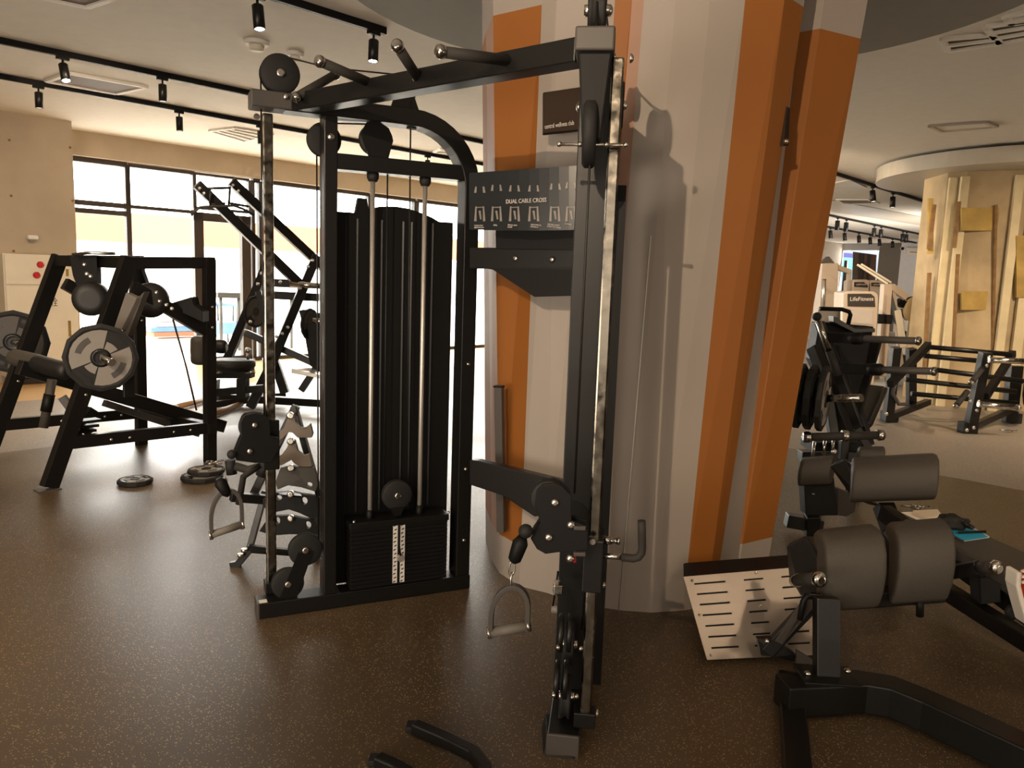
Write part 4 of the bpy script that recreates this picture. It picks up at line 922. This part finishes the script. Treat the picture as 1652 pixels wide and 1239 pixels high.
# frame
BLK = lambda nm, a, b, Ya, Yb, wd, h: MB().beam(D(*a, Ya), D(*b, Yb), wd, h).build(nm, BLACK, HB, .005)
pbt = G(1333, 1090, .13); ptop = V3((pbt.x-.0, pbt.y+.06, .40))
MB().post(pbt, ptop, .082, .06, (1, -.1, 0)).build('main_post', BLACK, HB, .005)
MB().box(pbt + V3((0, -.005, .003)), .2, .14, .01, (1, -.05, 0)).build('post_flange', BLACK, HB, .002)
for (x, y) in ((1303, 1087), (1367, 1083)): bolt(G(x, y, .14), (0, 0, 1), HB, .013)
base = [G(1262, 1098, .13), G(1310, 1096, .13), G(1390, 1092, .13), G(1440, 1100, .13), G(1500, 1124, .13), G(1580, 1160, .13), G(1690, 1210, .13)]
mid = [V3((p.x, p.y, .075)) for p in base]
MB().sweep(mid, .11, .11, (0, 0, 1)).build('curved_base', BLACK, HB, .006)
MB().beam(G(1274, 1092, .03), G(1290, 1290, .03), .085, .05).build('cross_foot', BLACK, HB, .006)
MB().prism([D(1286, 1050, 2.82), D(1316, 1068, 2.82), D(1314, 1092, 2.82), D(1286, 1092, 2.82)], (0, .02, 0)).build('gusset', GUNM, HB, .002)
MB().beam(D(1238, 1050, 2.86), D(1318, 965, 2.80), .06, .05).build('diagonal_strut', BLACK, HB, .004)
MB().prism([D(1222, 1031, 2.85), D(1246, 1030, 2.85), D(1284, 1056, 2.83), D(1282, 1068, 2.83), D(1250, 1060, 2.83), D(1228, 1058, 2.85)], (0, .03, 0)).build('strut_bracket', BLACK, HB, .003)
MB().prism([D(1286, 1000, 2.7), D(1300, 958, 2.7), D(1330, 960, 2.7), D(1262, 1040, 2.78), D(1250, 1034, 2.78)], (0, .004, 0)).build('strut_cover', GUNM, HB, .001)
bolt(D(1237, 1034, 2.82), (0, -1, .3), HB, .01)
MB().tube([D(1322, 962, 2.72), D(1300, 962, 2.70), D(1296, 970, 2.70), D(1290, 1000, 2.69)], .011).build('release_lever', BLACK2, HB)
MB().beam(D(1345, 968, 2.82), D(1518, 955, 2.82), .07, .06).build('pad_carrier', BLACK, HB, .005)
MB().cyl(D(1484, 962, 2.78), D(1484, 994, 2.78), .014).build('adjust_pin', BLACK2, HB)
MB().box(D(1505, 968, 2.85), .05, .03, .012).build('carrier_end', STEEL, HB, .002)
# hand grips and chrome caps
MB().cyl(D(1288, 936, 2.72), D(1318, 933, 2.55), .022, 20).build('hand_grip', GRIP, HB)
MB().lathe([(0, .020), (.005, .027), (.02, .027), (.028, .022), (.032, .012)], D(1319, 933, 2.56), (.05, -1, .12), 28).build('chrome_cap', CHROME, HB)
MB().cyl(D(1288, 936, 2.76), D(1283, 937, 2.8), .024, 20).build('grip_collar', CHROME, HB)
MB().beam(D(1518, 926, 2.95), D(1580, 915, 2.85), .05, .05).build('grip_arm', BLACK, HB, .004)
MB().cyl(D(1578, 917, 2.86), D(1600, 914, 2.74), .023, 20).build('hand_grip', GRIP, HB)
MB().lathe([(0, .020), (.005, .027), (.02, .027), (.028, .022), (.032, .012)], D(1602, 914, 2.74), (.3, -1, .1), 28).build('chrome_cap', CHROME, HB)
# pads: dark side shell and charcoal face
def curvedpad(nm, pts_l, pts_r, Yl, Yr, thick, par):
    # pts_l / pts_r: matching outlines of the upholstered front, top to bottom
    vs = []; n = len(pts_l); L_ = [D(x, y, Y) for (x, y), Y in zip(pts_l, Yl)]; R_ = [D(x, y, Y) for (x, y), Y in zip(pts_r, Yr)]
    W = 6; fs = []
    for i in range(n):
        nrm_ = V3((0, -1, 0))
        for k in range(W+1):
            f = k/W; p = L_[i]*(1-f) + R_[i]*f; bul = math.sin(math.pi*f)**.5*.012; vs.append(p + V3((0, -bul, bul*.5)))
    for i in range(n-1):
        for k in range(W): a = i*(W+1)+k; fs.append((a, a+1, a+W+2, a+W+1))
    o = MB().add(vs, fs, True).build(nm, PAD, par)
    md = o.modifiers.new('solid', 'SOLIDIFY'); md.thickness = thick; md.offset = -1 if False else 1
    md2 = o.modifiers.new('bev', 'BEVEL'); md2.width = .012; md2.segments = 3; md2.limit_method = 'ANGLE'
    return o
def shell(nm, c_l, c_r, prof, par, m=PAD, m2=PADB, ax=None):
    """pad = profile (list of (fore,up)) extruded from c_l to c_r; rounded by bevel"""
    c_l = V3(c_l); c_r = V3(c_r); d = (c_r-c_l); e = d.normalized(); fo = V3((e.y, -e.x, 0)).normalized(); U3 = V3((0, 0, 1))
    P = [c_l + fo*a + U3*b for a, b in prof]
    o = MB().prism(P, d).build(nm, m, par, .016, 4)
    for q in o.data.polygons: q.use_smooth = True
    return o
prof = [(.02, .155), (.07, .14), (.105, .09), (.12, .02), (.11, -.06), (.085, -.12), (.05, -.135), (.02, -.10), (.0, .0), (-.02, .08), (-.07, .10), (-.085, .13), (-.05, .155)]
a0 = D(1316, 925, 2.80); a1_ = D(1412, 915, 2.78)
pa = shell('left_pad', a0, a1_, prof, HB)
sp = MB().prism([D(1267, 880, 3.0), D(1300, 864, 2.95), D(1320, 900, 2.85), D(1318, 960, 2.80), D(1292, 965, 2.9), D(1272, 930, 3.0)], V3((.02, .02, 0))).build('pad_shell', PADB, HB, .012)
b0_ = D(1432, 912, 2.83); b1_ = D(1522, 905, 2.80)
pb_ = shell('right_pad', b0_, b1_, prof, HB)
MB().prism([D(1400, 872, 2.98), D(1420, 857, 2.95), D(1434, 880, 2.88), D(1438, 955, 2.84), D(1416, 955, 2.9), D(1412, 885, 2.98)], V3((.02, .02, 0))).build('pad_shell', PADB, HB, .012)

# ================================================================== second bench with long board
DB = thing('abdominal_bench', 'black bench with grey roll pad, ankle rollers and long flat board behind the front bench', 'exercise bench', (2.1, 4.3, 0))
def zp(x, y, z): return G(x, y, z)
bz = .42; pL0, pL1 = zp(1457, 836, bz), zp(1700, 968, bz); dr_ = (pL1-pL0).normalized(); wv = V3((-dr_.y, dr_.x, 0))
if wv.x < 0: wv = -wv
MB().prism([pL0 - V3((0, 0, .06)), pL1 - V3((0, 0, .06)), pL1 + wv*.32 - V3((0, 0, .06)), pL0 + wv*.24 - V3((0, 0, .06))], (0, 0, .06)).build('long_board', PAD, DB, .015, 3)
MB().beam(D(1425, 826, 4.0), D(1680, 1005, 3.1), .07, .08).build('main_rail', BLACK, DB, .005)
MB().beam(D(1518, 948, 3.5), D(1690, 1055, 2.9), .07, .07).build('lower_rail', BLACK, DB, .005)
MB().beam(D(1588, 925, 3.25), D(1590, 968, 3.25), .09, .08).build('rail_leg', BLACK, DB, .005)
MB().lathe([(0, .03), (.01, .035), (.02, .02)], D(1632, 986, 3.05), (0, -1, 0), 20).build('roller_wheel', RUBBER, DB)
prof2 = [(.02, .13), (.10, .12), (.15, .07), (.17, .0), (.15, -.07), (.10, -.10), (.05, -.09), (.02, -.04), (-.03, .0), (-.10, .02), (-.12, .07), (-.07, .12)]
c0 = D(1372, 776, 4.15); c1 = D(1508, 770, 4.0)
shell('roll_pad', c0, c1, prof2, DB)
MB().prism([D(1338, 752, 4.35), D(1362, 740, 4.3), D(1380, 760, 4.2), D(1388, 800, 4.1), D(1420, 818, 4.08), D(1400, 814, 4.2), D(1372, 800, 4.3)], V3((.02, .03, 0))).build('pad_shell', PADB, DB, .01)
prof3 = [(.02, .09), (.07, .08), (.10, .03), (.10, -.03), (.07, -.08), (.0, -.09), (-.05, -.05), (-.05, .06)]
shell('side_pad', D(1292, 760, 4.6), D(1345, 757, 4.5), prof3, DB)
shell('side_pad', D(1382, 742, 4.7), D(1425, 742, 4.65), prof3, DB)
MB().prism([D(1297, 775, 4.55), D(1346, 770, 4.5), D(1352, 832, 4.5), D(1300, 832, 4.55)], V3((0, .1, 0))).build('front_cover', BLACK2, DB, .006)
MB().prism([D(1352, 788, 4.5), D(1382, 800, 4.4), D(1380, 826, 4.4), D(1366, 834, 4.45), D(1352, 832, 4.5)], V3((0, .06, 0))).build('side_cover', GUNM, DB, .006)
MB().post(G(1308, 862, 0), D(1310, 830, 4.55), .08, .08, (1, 0, 0)).build('post', BLACK, DB, .005)
MB().beam(D(1268, 838, 4.62), D(1325, 848, 4.6), .09, .08).build('floor_bar', BLACK, DB, .005)
MB().beam(D(1425, 815, 4.1), D(1440, 855, 4.0), .09, .08).build('pad_post', BLACK, DB, .005)
MB().post(V3((D(1440, 850, 4.0).x, 4.0, 0)), D(1440, 850, 4.0), .08, .08, (1, 0, 0)).build('rear_leg', BLACK, DB, .005)
MB().post(V3((pL1.x+.1, pL1.y+.1, 0)), V3((pL1.x+.1, pL1.y+.1, .36)), .08, .08, (1, 0, 0)).build('front_leg', BLACK, DB, .005)
# ankle rollers
rr0, rr1 = D(1308, 705, 4.7), D(1414, 702, 4.7)
MB().cyl(rr0, rr1, .026, 20).build('ankle_roller', GRIP, DB)
for (e, s_) in ((rr0, -1), (rr1, 1)): MB().lathe([(0, .03), (.015, .036), (.04, .034), (.05, .02)], e, (rr1-rr0)*s_, 24).build('chrome_cap', CHROME, DB)
MB().lathe([(-.02, .032), (-.015, .036), (.015, .036), (.02, .032)], D(1363, 703, 4.7), (1, 0, 0), 20).build('roller_collar', CHROME, DB)
MB().post(D(1360, 740, 4.72), D(1362, 706, 4.72), .05, .05, (1, 0, 0)).build('roller_post', BLACK, DB, .004)
bolt(D(1346, 729, 4.6), (0, -1, 0), DB, .018); bolt(D(1313, 797, 4.48), (0, -1, 0), DB, .008)
# things lying on the board
def flat(name, label, cat, corners, z, th, m, part='sheet'):
    P = [zp(x, y, z) for x, y in corners]; t = thing(name, label, cat, sum(P, V3((0, 0, 0)))/len(P))
    MB().prism(P, (0, 0, th)).build(part, m, t, .001); return t
flat('paper_sheet', 'white paper sheet under the pencil case on the bench board', 'paper', [(1454, 827), (1508, 824), (1528, 836), (1496, 847)], bz+.001, .002, PAPER)
flat('folded_paper', 'folded cream paper lying on the white sheet', 'paper', [(1472, 829), (1512, 827), (1520, 838), (1494, 841)], bz+.004, .018, mat('cream_paper', 'd9cbb4', .8), 'folded_sheet')
nbk = flat('notebook', 'bright blue spiral notebook on the bench board', 'notebook', [(1520, 856), (1563, 850), (1596, 868), (1556, 874)], bz+.001, .008, PAPER, 'pages')
P = [zp(x, y, bz+.01) for x, y in ((1521, 855.5), (1563, 849.5), (1595, 867), (1556, 872.5))]
MB().prism(P, (0, 0, .003)).build('cover', BLUE, nbk, .001)
m = MB()
for k in range(16):
    c = P[0]*(1-(k+.5)/16) + P[1]*((k+.5)/16); m.tube([c + V3((0, .007*math.cos(a), .004+.007*math.sin(a))) for a in [j*math.pi/4 for j in range(8)]], .001, 5, True)
m.build('spiral', STEEL, nbk)['kind'] = 'stuff'
pn = thing('pen', 'black pen lying across the blue notebook', 'pen', zp(1568, 858, bz+.02)); e0, e1 = zp(1545, 859, bz+.02), zp(1590, 857.5, bz+.02)
MB().cyl(e0, e1, .0055, 12).build('barrel', BLACK2, pn); MB().cyl(e0, e0 + (e0-e1).normalized()*.012, .0045, 12, .001).build('tip', GUNM, pn); MB().beam(e1, e1*.6+e0*.4 + V3((0, 0, 0)), .003, .012).build('clip', BLACK, pn)
# black gloves / pouch
gv = thing('training_gloves', 'crumpled pair of black training gloves on the bench board', 'gloves', zp(1530, 846, bz))
random.seed(9)
def lump(c, rx, ry, rz, nm, par, m, amp=.25, seed=1):
    rnd = random.Random(seed); ph = [(rnd.uniform(2, 6), rnd.uniform(2, 6), rnd.uniform(0, 6)) for _ in range(5)]; vs = []; fs = []; A_, B__ = 24, 12
    for j in range(B__+1):
        for i in range(A_):
            th, fi = 2*math.pi*i/A_, math.pi*j/B__
            k = 1 + amp*sum(math.sin(a*th+c2)*math.cos(b*fi) for a, b, c2 in ph)/3*math.sin(fi)
            vs.append(V3(c) + V3((rx*k*math.sin(fi)*math.cos(th), ry*k*math.sin(fi)*math.sin(th), max(-rz*.8, rz*k*math.cos(fi)))))
    for j in range(B__):
        for i in range(A_): fs.append((j*A_+i, j*A_+(i+1) % A_, (j+1)*A_+(i+1) % A_, (j+1)*A_+i))
    return MB().add(vs, fs, True).build(nm, m, par)
gc = zp(1524, 845, bz+.03)
lump(gc + V3((.03, .0, .005)), .065, .05, .04, 'glove_palm', gv, RUBBER, .5, 3); lump(gc + V3((-.05, -.02, -.005)), .06, .045, .028, 'glove_cuff', gv, RUBBER, .5, 5); 
for k in range(4): lump(gc + V3((.05+.012*k, .02-.02*k, .03-.008*k)), .014, .035, .012, 'finger_stub', gv, RUBBER, .3, 20+k)
# red and white shoe at the right edge
sh_ = thing('training_shoe', 'red and white training shoe cut off by the right edge', 'shoe', D(1660, 960, 2.7))
lump(D(1672, 945, 2.7), .07, .05, .09, 'upper', sh_, REDC, .15, 7)
MB().sweep([D(1636, 918, 2.68), D(1634, 940, 2.68), D(1640, 965, 2.68), D(1650, 1000, 2.68), D(1680, 1015, 2.68)], .07, .018, (0, 1, 0)).build('sole', PAPER, sh_, .006)
m = MB()
for k in range(3): m.beam(D(1648, 922+k*9, 2.63), D(1672, 915+k*9, 2.63), .01, .006)
m.build('lace', PAPER, sh_)

# ================================================================== black machine with a weight plate behind the pillar
LM = thing('leg_press', 'black plate-loaded leg press half hidden behind the orange pillar edge', 'exercise machine', (2.3, 5.2, 0))
Q = lambda nm, a, b, Ya, Yb, wd=.07, h=.08, m=BLACK: MB().beam(D(*a, Ya), D(*b, Yb), wd, h).build(nm, m, LM, .004)
Q('front_post', (1312, 560), (1380, 735), 5.6, 5.2); Q('front_post', (1330, 610), (1350, 735), 5.4, 5.3, .06, .07)
Q('side_rail', (1322, 520), (1385, 690), 5.5, 5.3, .05, .06); Q('rear_leg', (1345, 560), (1398, 720), 5.8, 5.6, .08, .1)
Q('inclined_rail', (1412, 545), (1368, 700), 5.9, 5.5, .1, .06, BLACK2)
MB().prism([D(1322, 520, 5.8), D(1350, 522, 5.8), D(1410, 527, 5.8), D(1404, 560, 5.8), D(1392, 612, 5.7), D(1380, 650, 5.6), D(1338, 640, 5.6), D(1312, 580, 5.7)], (0, .16, 0)).build('carriage_body', BLACK2, LM, .008)
MB().prism([D(1345, 510, 5.7), D(1380, 530, 5.7), D(1412, 530, 5.7), D(1412, 536, 5.7), D(1378, 537, 5.7), D(1345, 520, 5.7)], (0, .1, 0)).build('top_rail', BLACK, LM, .004)
for (x0, y0, x1, y1, Y) in ((1378, 546, 1478, 550, 5.0), (1408, 596, 1503, 599, 4.9)):
    p, q = D(x0, y0, Y+.3), D(x1, y1, Y); g = MB().cyl(p, q, .024, 20).build('handle_tube', GUNM, LM)
    d = (q-p).normalized(); MB().lathe([(-.03, .034), (0, .042), (.05, .042), (.07, .03)], p, d, 20).build('sleeve', BLACK2, LM)
    MB().lathe([(0, .026), (.01, .03), (.022, .03), (.03, .018)], q, d, 20).build('chrome_cap', CHROME, LM)
    MB().beam(D(x0-50, y0-2, Y+.45), D(x0, y0, Y+.3), .05, .07).build('handle_base', BLACK2, LM, .004)
MB().cyl(D(1320, 518, 5.1), D(1337, 566, 5.1), .02, 18).build('lever_sleeve', CHROME, LM); MB().cyl(D(1337, 566, 5.1), D(1352, 605, 5.1), .024, 18).build('lever_grip', GRIP, LM)
MB().ball(D(1318, 511, 5.1), .03).build('lever_knob', RUBBER, LM)
MB().tube([D(1322, 498, 5.9), D(1358, 499, 5.9), D(1370, 503, 5.9), D(1372, 508, 5.9), D(1368, 524, 5.9)], .016, 12).build('bent_tube', BLACK2, LM)
MB().prism([D(1320, 500, 6.0), D(1356, 500, 6.0), D(1356, 523, 6.0), D(1320, 520, 6.0)], (0, .03, 0)).build('guard_panel', TAN, LM, .003)
wc = D(1328, 643, 4.72); wa = V3((.85, -.5, -.02)).normalized()
wplate(wc, wa, .205, 'grey weight plate facing right on the half-hidden machine, front one', wd=.04)
wplate(wc - wa*.07, wa, .205, 'second weight plate directly behind the grey one by the orange pillar', wd=.045, dark=True)
wplate(wc - wa*.14, wa, .205, 'innermost weight plate, mostly hidden behind the orange pillar', wd=.045, dark=True)
MB().cyl(wc - wa*.2, wc + wa*.02, .03).build('horn_root', BLACK2, LM); MB().cyl(wc, D(1390, 642, 4.5), .024, 20).build('plate_horn', CHROME, LM)
MB().beam(D(1300, 716, 5.0), D(1380, 716, 5.0), .2, .06).build('base_block', BLACK2, LM, .006)
for (x, y) in ((1313, 724), (1330, 722), (1344, 720)): MB().lathe([(-.01, .05), (-.005, .055), (.005, .055), (.01, .05)], D(x, y, 4.9), (.9, -.4, 0), 20).build('roller', STEEL, LM)
Q('base_rail', (1290, 735), (1400, 735), 5.1, 5.1, .1, .07); Q('prop', (1382, 690), (1404, 730), 5.3, 5.3, .04, .05)
MB().post(V3((D(1385, 700, 5.4).x, 5.4, 0)), D(1385, 700, 5.4), .08, .08, (1, 0, 0)).build('leg', BLACK, LM, .004)
MB().post(V3((D(1330, 700, 5.2).x, 5.2, 0)), D(1330, 720, 5.2), .08, .08, (1, 0, 0)).build('leg', BLACK, LM, .004)

MB().prism([D(1383, 624, 6.6), D(1427, 629, 6.6), D(1406, 688, 6.2), D(1372, 686, 6.2)], (0.01, .03, .03)).build('foot_platform', mat('anti_slip_grey', '3f3d36', .8), LM, .01)
MB().tube([D(1428, 628, 6.55), D(1404, 684, 6.15), D(1398, 690, 6.1), D(1380, 687, 6.1)], .022, 10).build('platform_edge', BLACK, LM)
for (x_, y_, lb_) in ((1628, 696, 'small chrome collar clip on the grey floor by the right rack foot'), (1478, 820, 'small chrome collar clip on the floor behind the grey roll pad')):
    cc = thing('spring_collar', lb_, 'bar collar', G(x_, y_, .006))
    c0_ = G(x_, y_, .012); MB().tube([c0_ + V3((.028*math.cos(k*.6), .028*math.sin(k*.6), .0006*k)) for k in range(26)], .005, 8).build('coil', CHROME, cc)
    for s_ in (-1, 1): MB().tube([c0_ + V3((.026*s_, 0, .01)), c0_ + V3((.10*s_, .02, .012))], .006, 8).build('lever', CHROME, cc)

# ================================================================== low rack machine before the yellow pillar
HR = thing('plate_tree_rack', 'low black tubular rack machine standing before the raw yellow pillar', 'exercise machine', (5.1, 8.7, 0))
R4 = lambda nm, a, b, Ya, Yb, wd=.07, h=.08, m=BLACK: MB().beam(D(*a, Ya), D(*b, Yb), wd, h).build(nm, m, HR, .004)
R4('slanted_rail', (1498, 556), (1436, 620), 8.9, 8.3, .07, .08); R4('slanted_rail', (1634, 570), (1590, 640), 8.9, 8.3, .07, .08)
for (x0, y0, x1, y1, Y) in ((1500, 560, 1632, 572, 8.9), (1490, 574, 1588, 583, 8.8), (1505, 596, 1650, 615, 8.6), (1460, 612, 1640, 632, 8.6), (1470, 635, 1640, 651, 8.7)):
    MB().cyl(D(x0, y0, Y), D(x1, y1, Y-.1), .028, 16).build('cross_tube', BLACK, HR)
R4('front_leg', (1445, 560), (1432, 678), 8.4, 8.5, .09, .1); R4('front_leg', (1590, 568), (1564, 696), 8.2, 8.25, .1, .1)
R4('rear_leg', (1470, 562), (1470, 655), 9.0, 9.1, .09, .09); R4('rear_leg', (1638, 590), (1628, 680), 9.0, 9.0, .14, .1)
R4('base_rail', (1436, 672), (1498, 648), 8.6, 9.2, .07, .07); R4('base_rail', (1565, 690), (1632, 660), 8.3, 9.0, .07, .07)
for p in ((1434, 680), (1560, 698), (1632, 682)): q = G(*p); MB().box(V3((q.x, q.y, .06)), .16, .14, .12).build('foot', RUBBER, HR, .01)
for (a, b, Y) in (((1595, 581), (1660, 583), 8.0), ((1578, 652), (1640, 658), 8.0)):
    MB().cyl(D(*a, Y), D(*b, Y), .03, 20).build('plate_horn', CHROME, HR); MB().lathe([(0, .034), (.02, .036), (.04, .02)], D(*b, Y), (1, 0, 0), 20).build('horn_cap', STEEL, HR)
for (a, b) in (((1584, 595), (1568, 616)), ((1560, 632), (1543, 654))):
    MB().cyl(D(*a, 8.1), D(*b, 7.9), .03, 16).build('safety_peg', GRIP, HR); MB().lathe([(0, .03), (.02, .034), (.035, .02)], D(*b, 7.9), (-.5, -.3, -.6), 16).build('chrome_cap', CHROME, HR)
for p in ((1596, 576), (1592, 590), (1566, 647), (1579, 648), (1576, 662), (1571, 690), (1560, 694), (1430, 668)): bolt(D(*p, 8.1), (0, -1, 0), HR, .02)
MB().lathe([(-.03, .2), (-.02, .23), (.02, .23), (.03, .2)], D(1662, 625, 8.6), (.7, -.7, 0), 12).build('stored_disc', RUBBER, HR)
MB().tube([D(1446, 612, 8.4), D(1440, 635, 8.4), D(1450, 652, 8.4), D(1464, 652, 8.4)], .022).build('hook_tube', GUNM, HR)

# ================================================================== far silver machines
def stackm(name, label, x0, x1, y0, y1, yb, Y, logo=True):
    t = thing(name, label, 'exercise machine', G((x0+x1)/2, yb)*1.0, 'silver machines in the far room'); t.location = D((x0+x1)/2, yb, Y); t.location.z = 0
    w = x1-x0
    pts = [(x0, yb), (x0, y0+2), (x0+6, y0)] + [(x1-w*.2+w*.2*math.sin(a), y0+w*.2-w*.2*math.cos(a)) for a in [k*math.pi/12 for k in range(7)]] + [(x1-1, yb)]
    P = [D(x, y, Y) for x, y in pts]; P[0].z = 0; P[-1].z = 0
    MB().prism(P, (0, .35, 0)).build('shroud', TAN, t, .02, 3)
    bx0, bx1, by1 = x0+w*.12, x1-w*.12, y0+w*.42
    bp2 = [(bx0, by1), (bx0, y0+4), (bx1-6, y0+4), (bx1, y0+9), (bx1+1, by1+1)]
    b = MB().prism([D(x, y, Y-.012) for x, y in bp2], (0, .01, 0)).build('badge_panel', DARKB, t, .002)
    if logo:
        a = D(bx0+3, (y0+4+by1)/2+1.5, Y-.016); e = D(bx1-3, (y0+4+by1)/2+1, Y-.016)
        text('LifeFitness', 'logo_text', a, e-a, (.25, 0, 1), .07*w/50, TXT, b, width=(e-a).length)
    MB().prism([D(x, y, Y-.01) for x, y in ((x0+w*.1, by1+4), (x1-w*.16, by1+5), (x1-w*.18, y1), (x0+w*.12, y1-4))], (0, .008, 0)).build('front_window', mat('frosted_panel', 'b3aba3', .3), t, .002)
    return t
stackm('weight_machine', 'nearest silver stack machine with dark arched badge, in the far gap', 1361, 1418, 470, 524, 560, 11.2)
stackm('weight_machine', 'silver stack machine behind the nearest one, left badge', 1375, 1403, 451, 500, 560, 12.8)
stackm('weight_machine', 'silver stack machine behind the nearest one, right badge', 1403, 1426, 452, 500, 560, 12.9)
ft = thing('leg_machine', 'silver machine frame with grey diagonal lever arm right of the badges', 'exercise machine', D(1440, 590, 11.6)); ft.location.z = 0
F1 = lambda nm, a, b, wd=.07, m=TAN, Y=11.6, h=None: MB().beam(D(*a, Y), D(*b, Y), wd, h or wd).build(nm, m, ft, .01)
F1('upright', (1430, 458), (1420, 600), .13); F1('grey_lever', (1436, 480), (1450, 532), .07, mat('lever_grey', '55585a', .5)); F1('top_boom', (1383, 427), (1432, 458), .03, CREAM); F1('top_boom', (1389, 426), (1438, 456), .03, CREAM, 11.9)
F1('lower_leg', (1446, 500), (1456, 560), .1, CREAM); F1('seat_block', (1413, 514), (1436, 515), .16, BLACK2, h=.14); F1('side_frame', (1437, 462), (1462, 480), .1); F1('base_tube', (1405, 600), (1460, 606), .1)
F1('side_post', (1441, 470), (1455, 600), .06)
cr_ = thing('crossover_tower', 'silver cable tower with high cross arm just right of the pillar', 'exercise machine', D(1335, 600, 13)); cr_.location.z = 0
F2 = lambda nm, a, b, wd=.08, m=TAN: MB().beam(D(*a, 13), D(*b, 13), wd, wd).build(nm, m, cr_, .01)
F2('column', (1334, 425), (1326, 600), .28); F2('cross_arm', (1328, 428), (1350, 431)); F2('cross_arm', (1350, 431), (1372, 439)); F2('drop_arm', (1370, 437), (1368, 470), .07); F2('pulley_head', (1330, 418), (1341, 432), .14, GUNM)
MB().tube([D(1330, 450, 12.8), D(1328, 500, 12.8)], .03).build('guide_rod', STEEL, cr_)
bk = thing('exercise_bike', 'cream and dark exercise bike at the edge of the yellow pillar', 'exercise bike', D(1466, 560, 12.6)); bk.location.z = 0
K = lambda nm, a, b, wd=.06, m=CREAM: MB().beam(D(*a, 12.6), D(*b, 12.6), wd, wd).build(nm, m, bk, .01)
K('frame', (1470, 490), (1460, 600), .12); K('frame', (1452, 500), (1470, 520), .08, GUNM); K('handlebar', (1455, 484), (1480, 478), .04, BLACK2); K('console', (1448, 486), (1458, 492), .12, BLACK2); K('seat', (1450, 540), (1468, 538), .1, BLACK2); K('base', (1445, 604), (1478, 608), .1, GUNM)
MB().lathe([(-.04, .1), (-.03, .22), (.03, .22), (.04, .1)], D(1476, 500, 12.6), (.3, -1, 0), 28).build('flywheel_cover', mat('bike_tan', 'a08a62', .5), bk)
MB().lathe([(-.05, .1), (-.04, .2), (.04, .2), (.05, .1)], D(1462, 590, 12.6), (.3, -1, 0), 28).build('crank_cover', GUNM, bk)
wb = thing('floor_mat', 'white mat lying on the far floor beyond the black machine', 'mat', G(1408, 612))
MB().prism([G(1385, 622), G(1390, 602), G(1424, 604), G(1430, 626)], (0, 0, .02)).build('mat_sheet', WHITE, wb, .003)

# ================================================================== bent bar frame at the lower photo edge
FT = thing('floor_frame', 'dark bent tube frame resting on the floor at the bottom photo edge', 'floor frame', (-.25, 2.2, 0))
pts = [G(668, 1172, .03), G(720, 1194, .03), G(764, 1216, .03), G(782, 1240, .03), G(788, 1280, .03)]
MB().sweep(pts, .04, .04, (0, 0, 1)).build('bent_tube', BLACK, FT, .006)
MB().sweep([G(608, 1226, .03), G(640, 1240, .03), G(700, 1275, .03), G(788, 1290, .03)], .04, .04, (0, 0, 1)).build('bent_tube', BLACK, FT, .006)
for c in (G(668, 1172, .012), G(608, 1226, .012)): MB().box(c, .05, .045, .02).build('rubber_foot', RUBBER, FT, .004)
